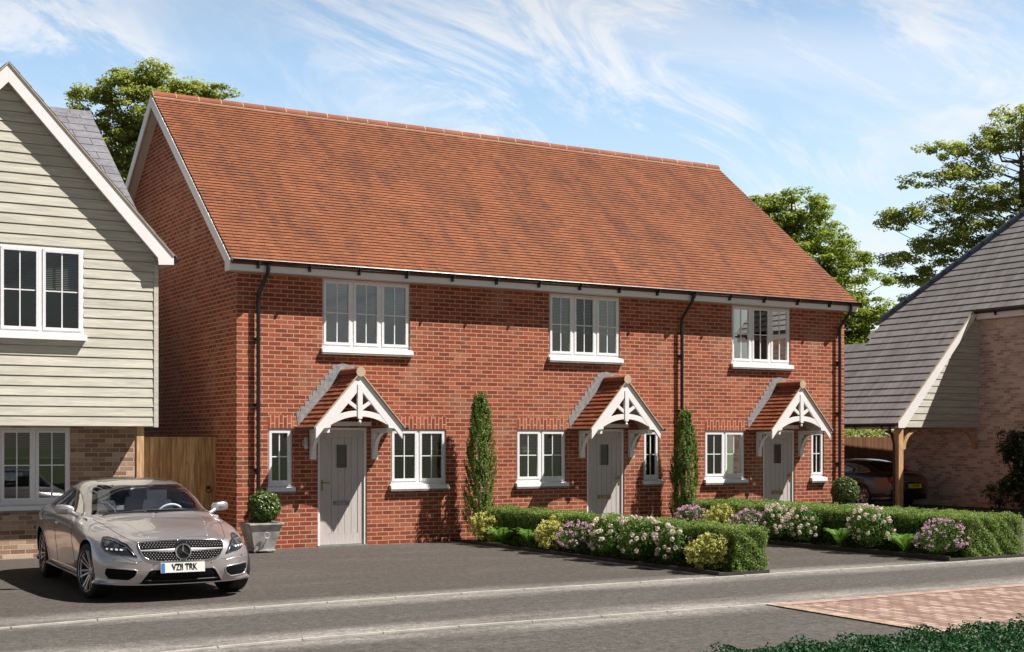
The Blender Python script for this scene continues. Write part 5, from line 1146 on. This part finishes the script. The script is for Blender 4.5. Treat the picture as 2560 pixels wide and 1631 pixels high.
        for k in range(spokes):
            a0 = 2 * math.pi * k / spokes
            for da, wd in ((0, .010),):
                a = a0 + (.07 if k % 2 else -.07); d = Vector((math.cos(a), 0, math.sin(a))); a2 = a0 + (-.03 if k % 2 else .03); d2 = Vector((math.cos(a2), 0, math.sin(a2))); t_ = Vector((-math.sin(a0), 0, math.cos(a0)))
                p0 = d2 * r * .17 + Vector((0, yo - sg * .052, 0)); p1 = d * r * .735 + Vector((0, yo - sg * .010, 0)); q = Vector((0, sg * .018, 0))
                g.poly([p0 - t_ * .011, p0 + t_ * .011, p1 + t_ * .009, p1 - t_ * .009, p0 - t_ * .014 - q, p0 + t_ * .014 - q, p1 + t_ * .013 - q, p1 - t_ * .013 - q], [(0, 1, 2, 3), (0, 4, 5, 1), (1, 5, 6, 2), (3, 2, 6, 7), (0, 3, 7, 4)])
        g.lathe([(0, yo - sg * .040), (r * .11, yo - sg * .040), (r * .15, yo - sg * .048), (r * .21, yo - sg * .062), (r * .21, yo - sg * .08)], (0, 0, 0), 24, 'y')
        for k in range(5): a = 2 * math.pi * k / 5; g.lathe([(0, yo - sg * .045), (.008, yo - sg * .045), (.008, yo - sg * .06)], (math.cos(a) * r * .165, 0, math.sin(a) * r * .165), 6, 'y')
        ri = g.build('rim', M_RIM, None, smooth=35); ri.parent = wheel_
        g = MBd(); g.lathe([(0, yo - sg * .10), (r * .56, yo - sg * .10), (r * .57, yo - sg * .12), (0, yo - sg * .12)], (0, 0, 0), 32, 'y'); dk = g.build('brake_disc', M_LAMP, None); dk.parent = wheel_
        g = MBd(); g.lathe([(0, yo - sg * .13), (r * .72, yo - sg * .13)], (0, 0, 0), 32, 'y'); dk = g.build('wheel_well', M_DARK, None); dk.parent = wheel_
    def interior(s):
        g = MBd(); g.box(-3.1, -.45, -.72, .72, .30, .34); g.box(-3.15, -3.1, -.7, .7, .3, .93); g.box(-3.1, -.5, -.80, -.74, .34, .90); g.box(-3.1, -.5, .74, .80, .34, .90); g.build('cabin_tub', M_INT, s.root)
        g = MBd(); g.prism([(-.50, .55), (-.50, .885), (-.62, .905), (-.85, .90), (-1.0, .86), (-1.02, .60)], 'y', -.73, .73); g.build('dashboard', M_INT, s.root, smooth=30)
        g = MBd(); 
        ring = [(-1.13 + .055 * math.sin(a), .36 + .185 * math.cos(a), .855 + .17 * math.sin(a)) for a in [2 * math.pi * k / 24 for k in range(25)]]
        ring = [(p[0], -p[1], p[2]) for p in ring] if s.rhd is False else ring
        g.tube(ring, .014, 8); yy = .36; g.obox((-1.12, yy, .85), (.015, 0, 0), (0, .05, 0), (.004, 0, .04)); g.obox((-1.12, yy, .85), (.006, 0, 0), (0, .17, 0), (0, 0, .014)); g.build('steering_wheel', M_INTL, s.root, smooth=50)
        for x, yy in ((-1.62, .37), (-1.62, -.37), (-2.55, .37), (-2.55, -.37)):
            g = MBd(); g.obox((x + .02, yy, .47), (.26, 0, .02), (0, .24, 0), (0, 0, .075))
            n = 9; 
            for k in range(n):
                z0, z1 = .52 + .58 * k / n * .92, .52 + .58 * (k + 1) / n * .92; f0 = .235 - .06 * (k / n) ** 3; f1 = .235 - .06 * ((k + 1) / n) ** 3; x0_, x1_ = x - .20 - .16 * (z0 - .5), x - .20 - .16 * (z1 - .5)
                g.poly([(x0_ + .07, yy - f0, z0), (x0_ + .07, yy + f0, z0), (x0_ - .06, yy + f0, z0), (x0_ - .06, yy - f0, z0), (x1_ + .07, yy - f1, z1), (x1_ + .07, yy + f1, z1), (x1_ - .06, yy + f1, z1), (x1_ - .06, yy - f1, z1)], [(0, 1, 5, 4), (1, 2, 6, 5), (2, 3, 7, 6), (3, 0, 4, 7), (4, 5, 6, 7)])
            g.obox((x - .30, yy, 1.10), (.05, 0, .01), (0, .13, 0), (-.01, 0, .075)); g.build('seat', M_INTL, s.root, smooth=35)
    def mirrors(s):
        for sg in (1, -1):
            g = MBd(); prof = [(0, .03, .026, .0), (.025, .052, .046, 0), (.08, .062, .058, .004), (.15, .058, .060, .008), (.195, .048, .052, .01), (.218, .024, .03, .01)]; n = 16
            for dy, rx, rz_, dz in prof:
                for k in range(n): a = 2 * math.pi * k / n; g.v.append((-1.0 - dy * .18 + rx * math.copysign(abs(math.cos(a)) ** .5, math.cos(a)), sg * (.86 + dy), .985 + dz + rz_ * math.copysign(abs(math.sin(a)) ** .5, math.sin(a))))
            for i in range(len(prof) - 1):
                for k in range(n): g.f.append((i * n + k, i * n + (k + 1) % n, (i + 1) * n + (k + 1) % n, (i + 1) * n + k)); g.mi.append(0)
            g.f.append(tuple(range(n))); g.mi.append(0); g.f.append(tuple(range((len(prof) - 1) * n, len(prof) * n))); g.mi.append(0)
            g.tube([(-.93, sg * .80, .90), (-.96, sg * .85, .925), (-.985, sg * .905, .962)], .03, 8, rr=[.036, .026, .03])
            mi_ = g.build('door_mirror', s.p, s.root, smooth=60)
            g = MBd(); g.obox((-1.095, sg * .975, .99), (.002, 0, 0), (0, .085, 0), (0, 0, .048)); g.build('mirror_glass', M_CHROME, mi_)
            for zz in (.975, .992): g = MBd(); g.obox((-.952, sg * .975, zz), (.004, 0, 0), (-.008 * sg * -1, .06, 0), (0, 0, .0022)); g.build('indicator_strip', M_DARK, mi_)
    def plate(s, pos, w, h, tilt, back, txt, face=1, tsx=.92):
        x, y, z = pos; g = MBd(); g.obox((x, y, z), (.004, 0, 0), (0, w / 2, 0), (-math.sin(tilt) * h / 2, 0, h / 2)); p_ = g.build('number_plate', back, s.root)
        g = MBd(); g.obox((x + face * .0045, y - face * (-1) * (-1) * (w / 2 - .026) * 1, z), (.001, 0, 0), (0, .021, 0), (-math.sin(tilt) * h * .46, 0, h * .46)); g.build('plate_band', M_PLB, p_)
        g = MBd()
        Rm = Matrix(((0, 0, face, x + face * .006), (face, 0, 0, y + .018 * face), (0, 1, 0, z), (0, 0, 0, 1)))
        make_text(txt, h * .98, M_BLACK, p_, 'plate_lettering', Rm, tsx)
        g = MBd(); return p_
    def finish(s): s.root.location = s.loc; s.root.rotation_euler = (0, 0, s.rot)
P_SILVER = paint('champagne_silver_paint', (.575, .54, .555)); P_BLACKC = paint('black_paint', (.006, .005, .005), 0, .35)
def common(c, front_glass_cut=True):
    # outlines of the glazing
    ws = [(-.475, 0), (-.50, .30), (-.56, .52), (-.68, .71), (-.95, .655), (-1.30, .575), (-1.36, .50), (-1.20, .32), (-1.12, 0)]
    c.ws = ws
    def shrink(pts, k):
        cx_ = sum(p[0] for p in pts) / len(pts); cy_ = sum(p[1] for p in pts) / len(pts); return [(cx_ + (p[0] - cx_) * k, cy_ + (p[1] - cy_) * k) for p in pts]
    def inp(pts, x, y):
        r_ = False
        for a, b in zip(pts, pts[1:] + pts[:1]):
            if (a[1] > y) != (b[1] > y) and x < (b[0] - a[0]) * (y - a[1]) / (b[1] - a[1]) + a[0]: r_ = not r_
        return r_
    full = ws + [(p[0], -p[1]) for p in reversed(ws[1:-1])]; fs_ = [(-.91 + (p[0] + .91) * .90, p[1] * .93) for p in full]
    c.full = full
    rwp = [(-2.62, 0), (-2.66, .30), (-2.78, .50), (-3.0, .56), (-3.30, .56), (-3.45, .50), (-3.50, .25), (-3.51, 0)]; rfull = rwp + [(p[0], -p[1]) for p in reversed(rwp[1:-1])]; rs_ = [(-3.07 + (p[0] + 3.07) * .88, p[1] * .9) for p in rfull]
    sw = [(-.90, .935), (-1.10, 1.04), (-1.35, 1.135), (-1.62, 1.195), (-1.95, 1.215), (-2.3, 1.195), (-2.65, 1.13), (-2.95, 1.045), (-3.02, 1.005), (-2.85, .985), (-2.3, .975), (-1.6, .955)]
    ss_ = [(-1.95 + (p[0] + 1.95) * .94, 1.06 + (p[1] - 1.06) * .80) for p in sw]
    c.cut_faces([lambda p: p.z > .9 and inp(fs_, p.x, p.y), lambda p: p.z > .95 and inp(rs_, p.x, p.y), lambda p: abs(p.y) > .55 and p.z > .9 and inp(ss_, p.x, p.z)])
    # black bands round the glass, then the glass itself
    def ring(name, pts, k1, k2, plane, cx_, cy_, mirror):
        n_ = len(pts); g = MBd(); D, P3 = (Vector((0, 0, -1)), lambda a, b_: Vector((a, b_, 3))) if plane == 't' else (Vector((0, -1, 0)), lambda a, b_: Vector((a, 3, b_)))
        rs = []
        for a, b in zip(pts, pts[1:] + pts[:1]):
            for i in range(4): rs.append((a[0] + (b[0] - a[0]) * i / 4, a[1] + (b[1] - a[1]) * i / 4))
        for sg in ((1, -1) if mirror else (1,)):
            g = MBd(); V = []
            for kx, ky in (k1, k2):
                for p in rs:
                    h, nn = c.hit(P3(cx_ + (p[0] - cx_) * kx, cy_ + (p[1] - cy_) * ky), D); q = h + nn * .0025; V.append((q.x, q.y * sg, q.z))
            m_ = len(rs); g.poly(V, [(i, (i + 1) % m_, m_ + (i + 1) % m_, m_ + i) for i in range(m_)]); g.build(name, M_DARK, c.root, smooth=True)
    ring('windscreen_band', full, (1, 1), (.86, .90), 't', -.91, 0, False); ring('rear_window_band', rfull, (1, 1), (.84, .86), 't', -3.07, 0, False); ring('side_window_band', sw, (1, 1), (.92, .74), 's', -1.95, 1.06, True)
    c.patch('windscreen', full, 't', c.gl, .005, .06, mirror=False); c.patch('rear_window', rfull, 't', c.gl, .005, .06, mirror=False); c.patch('side_window', sw, 's', M_SIDEG if c.gl is M_CARGLASS else c.gl, .005, .05)
    c.patch('window_pillar', [(-1.80, .955), (-1.86, 1.205), (-1.94, 1.21), (-1.90, .962)], 's', M_DARK, .008, .04)
    c.line('window_chrome', [(-.86, .925), (-1.6, .945), (-2.3, .966), (-2.85, .976), (-3.05, 1.0), (-2.95, 1.055), (-2.65, 1.14), (-2.3, 1.205), (-1.95, 1.226), (-1.62, 1.206), (-1.35, 1.146), (-1.10, 1.05), (-.88, .94)], 's', M_CHROME, .005, .003)
    for nm, pts in (('door_gap', [(-.78, .885), (-.80, .60), (-.72, .30)]), ('door_gap', [(-1.90, .95), (-1.93, .60), (-1.90, .28)]), ('door_gap', [(-2.86, .97), (-2.72, .78), (-2.62, .60), (-2.50, .42), (-2.40, .28)])): c.line(nm, pts, 's', M_DARK, .003, 0)
    c.line('sill_strip', [(-.45, .245), (-1.5, .245), (-2.45, .25)], 's', M_DARK, .012, 0)
    for x in (-1.68, -2.68): 
        for sg in (1, -1):
            g = MBd(); h, nn = c.hit((x, 3, .79), (0, -1, 0)); g.tube([(x + .10, sg * (h.y), .79), (x + .08, sg * (h.y + .022), .792), (x - .08, sg * (h.y + .022), .797), (x - .10, sg * h.y, .797)], .012, 8)
            g.build('door_handle', c.p, c.root, smooth=True)
    c.interior(); c.mirrors()
# the silver saloon
car = Car('silver_saloon_car', 'silver four door saloon parked facing the road in front of the weatherboarded house', 'car', P_SILVER, (-3.03, -5.93, 0), R(-92.8), M_CARGLASS, .322)
car.rhd = True; common(car)
for x, st in ((0, R(10)), (-2.9, 0)):
    for y in (.80, -.80): car.wheel(x, y, .322, .235, st)
LD = (-.7, -.714, 0)
def mir(h): return h + [(-a, b) for a, b in reversed(h) if abs(a) > 1e-6]
gr_ = mir([(0, .692), (.25, .689), (.40, .682), (.478, .672), (.487, .655), (.484, .63), (.467, .575), (.43, .515), (.38, .487), (.28, .468), (0, .460)])
go = car.patch('grille', gr_, 'f', M_MESH, .006, .04, mirror=False)
car.line('grille_surround', gr_ + [gr_[0]], 'f', M_CHROME, .0085, .006, go, mirror=False, k=4)
pins = MBd()
def ingr(y, z):
    r_ = False
    for a, b in zip(gr_, gr_[1:] + gr_[:1]):
        if (a[1] > z) != (b[1] > z) and y < (b[0] - a[0]) * (z - a[1]) / (b[1] - a[1]) + a[0]: r_ = not r_
    return r_
row = 0; z = .474
while z < .69:
    for k in range(-16, 17):
        y = (k + (.5 if row % 2 else 0)) * .033
        if not ingr(y * 1.035, z + (.008 if z > .57 else -.008)) or math.hypot(y, z - .572) < .10 or abs(z - .590) < .019: continue
        h, nn = car.hit((2, y, z), (-1, 0, 0)); c_ = h + nn * .010; u = Vector((0, .0058, 0)); v = Vector((0, 0, .0062)); pins.poly([c_ + u, c_ + v, c_ - u, c_ - v, c_ + nn * .006], [(0, 1, 4), (1, 2, 4), (2, 3, 4), (3, 0, 4)])
    z += .0215; row += 1
pins.build('grille_pins', M_PIN, go, recalc=False)
for sg in (1, -1):
    g = MBd()
    pts = [(.088, .609, .571), (.28, .602, .578), (.474, .598, .582)]
    V = []
    for y, zt_, zb_ in pts:
        for z in (zt_, (zt_ + zb_) / 2 + .004, zb_):
            h, nn = car.hit((2, y, z), (-1, 0, 0)); q = h + Vector((.022 if z not in (zt_, zb_) else .012, 0, 0)); V.append((q.x, q.y * sg, q.z))
    g.poly(V, [(0, 1, 4, 3), (1, 2, 5, 4), (3, 4, 7, 6), (4, 5, 8, 7)]); g.build('grille_bar', M_PIN, go)
h, nn = car.hit((2, 0, .572), (-1, 0, 0)); sx_ = h.x + .018; g = MBd()
rp = [(sx_, .086 * math.cos(a), .572 + .086 * math.sin(a)) for a in [2 * math.pi * k / 36 for k in range(37)]]; g.tube(rp, .0105, 8)
for k in range(3):
    a = math.pi / 2 + 2 * math.pi * k / 3; d = Vector((0, math.cos(a), math.sin(a))); t_ = Vector((0, -math.sin(a), math.cos(a))); c0 = Vector((sx_, 0, .572)); tip = c0 + d * .082
    g.poly([c0 + t_ * .014 - d * .0, tip + t_ * .0025, tip - t_ * .0025, c0 - t_ * .014, c0 + Vector((.014, 0, 0)), tip + Vector((.003, 0, 0))], [(0, 1, 5, 4), (3, 4, 5, 2), (1, 2, 5), (0, 4, 3)])
g.build('star_emblem', M_CHROME, go, smooth=30); g = MBd(); g.lathe([(0, sx_ - .004), (.08, sx_ - .004), (.08, sx_ - .02)], (0, 0, .572), 28, 'x'); g.build('emblem_backing', M_DARK, go)
h, nn = car.hit((.70, 0, 2), (0, 0, -1)); g = MBd(); g.lathe([(0, .004), (.016, .003), (.018, 0)], h, 16); g.build('bonnet_badge', M_PLB, car.root)
lamp = [(-.36, .722), (-.30, .728), (-.093, .700), (.07, .658), (.151, .596), (.212, .519), (.118, .540), (-.063, .566), (-.20, .602), (-.28, .640), (-.335, .690)]
car.patch('headlight', lamp, LD, M_DARKG, .003, .03)
car.line('headlight_rim', lamp + [lamp[0]], LD, M_DARK, .0045, .003, k=3)
car.line('headlight_brow', [(-.34, .705), (-.10, .684), (.06, .640), (.14, .585), (.185, .535)], LD, M_LAMP, .006, .006)
for a_, b_, r_ in ((-.22, .655, .034), (-.06, .633, .036), (.06, .610, .026)):
    car.patch('lamp_lens', [(a_ + r_ * math.cos(t) * 1.1, b_ + r_ * .8 * math.sin(t)) for t in [2 * math.pi * k / 14 for k in range(14)]], LD, M_LAMP, .006, .02)
for a_ in (-.17, -.10, -.03, .03): car.patch('led_block', [(a_ - .020, .592 + .02 * (-a_)), (a_ + .016, .588 - .02 * a_), (a_ + .016, .604 - .02 * a_), (a_ - .020, .609 - .02 * a_)], LD, M_LED, .0085, .02)
sidei = [(.512, .374), (.60, .385), (.80, .402), (.815, .385), (.822, .33), (.785, .268), (.60, .257), (.575, .262), (.522, .30), (.506, .345)]
car.patch('side_intake', sidei, 'f', M_MESH, .003, .03); car.line('intake_edge', sidei + [sidei[0]], 'f', P_SILVER, .009, .002, k=3)
ic = mir([(0, .368), (.345, .368), (.375, .355), (.465, .228), (.468, .213), (.40, .209), (0, .206)])
car.patch('lower_intake', ic, 'f', M_MESH, .003, .04, mirror=False); car.line('lower_intake_edge', [(-.345, .374), (-.38, .358), (-.478, .215)], 'f', P_SILVER, .010, .002, mirror=True, k=6)
car.line('splitter_slat', [(-.42, .25), (0, .246), (.42, .25)], 'f', M_DARK, .010, .006, mirror=False)
car.line('chrome_lip', [(0, .199), (.25, .199), (.47, .201), (.62, .206), (.78, .215), (.845, .222)], 'f', M_CHROME, .008, .001, k=6)
car.line('bumper_crease', [(.51, .452), (.62, .468), (.76, .470), (.83, .462)], 'f', P_SILVER, .009, -.003)
car.line('bumper_gap', [(.455, .475), (.52, .462), (.60, .50), (.68, .545)], 'f', M_DARK, .0022, 0)
car.line('bonnet_gap', [(-.48, .735), (-.34, .722), (.07, .668), (.35, .612), (.60, .555), (.72, .50), (.765, .44)], 't', M_DARK, .003, .0)
car.line('bonnet_crease', [(-.40, .52), (0, .47), (.35, .40), (.62, .34)], 't', P_SILVER, .006, -.003)
for y, z in ((.33, .43), (.735, .49)): car.patch('parking_sensor', [(y + .011 * math.cos(t), z + .011 * math.sin(t)) for t in [2 * math.pi * k / 10 for k in range(10)]], 'f', M_LAMP, .002, .02)
h, nn = car.hit((2, 0, .39), (-1, 0, 0)); car.plate((h.x + .014, -.005, .392), .505, .112, .08, M_PLW, 'VZII TRK', 1, .66)
car.line('wiper', [(-.50, -.30), (-.505, .05), (-.535, .42)], 't', M_DARK, .008, .016, mirror=False); car.line('wiper', [(-.50, -.62), (-.49, -.35), (-.485, -.10)], 't', M_DARK, .008, .014, mirror=False)
car.line('cowl_panel', [(-.458, 0), (-.485, .30), (-.545, .53), (-.60, .64)], 't', M_DARK, .010, -.002)
car.patch('glass_roof', [(-1.50, 0), (-1.50, .38), (-1.58, .46), (-2.25, .44), (-2.32, .36), (-2.32, 0), (-2.32, -.36), (-2.25, -.44), (-1.58, -.46), (-1.50, -.38)], 't', M_GLASSD, .003, .06, mirror=False)
car.finish()
# the black saloon under the carport
bc = Car('black_saloon_car', 'glossy black saloon parked nose in under the carport', 'car', P_BLACKC, (20.88, 8.15, 0), R(90), M_CARGLASD, .322)
bc.rhd = True; common(bc)
for x in (0, -2.9):
    for y in (.80, -.80): bc.wheel(x, y, .322, .235, 0, 10)
TD = (.72, -.69, 0)
tl = [(-3.75, .885), (-3.62, .86)]
tlp = [(.42, .80), (.60, .83), (.76, .835), (.775, .80), (.76, .70), (.70, .665), (.55, .66), (.43, .70)]
bc.patch('tail_lamp', tlp, 'r', M_RED, .004, .03)
bc.patch('reversing_lamp', [(.60, .665), (.755, .70), (.76, .64), (.74, .50), (.66, .47), (.60, .52)], 'r', M_LAMP, .003, .03)
bc.line('boot_trim', [(-.42, .735), (0, .742), (.42, .735)], 'r', M_CHROME, .010, .004, mirror=False)
bc.line('boot_gap', [(.42, .86), (.43, .60), (.38, .50), (0, .49)], 'r', M_DARK, .003, 0)
bc.patch('rear_diffuser', mir([(0, .34), (.45, .34), (.52, .28), (0, .27)]), 'r', M_DARK, .004, .05, mirror=False)
h, nn = bc.hit((-6, 0, .62), (1, 0, 0)); bc.plate((h.x - .012, 0, .615), .52, .115, -.05, M_PLY, 'CG10 HVE', -1, .62)
bc.finish(); bc.root.scale = (.9, .96, 1.0)
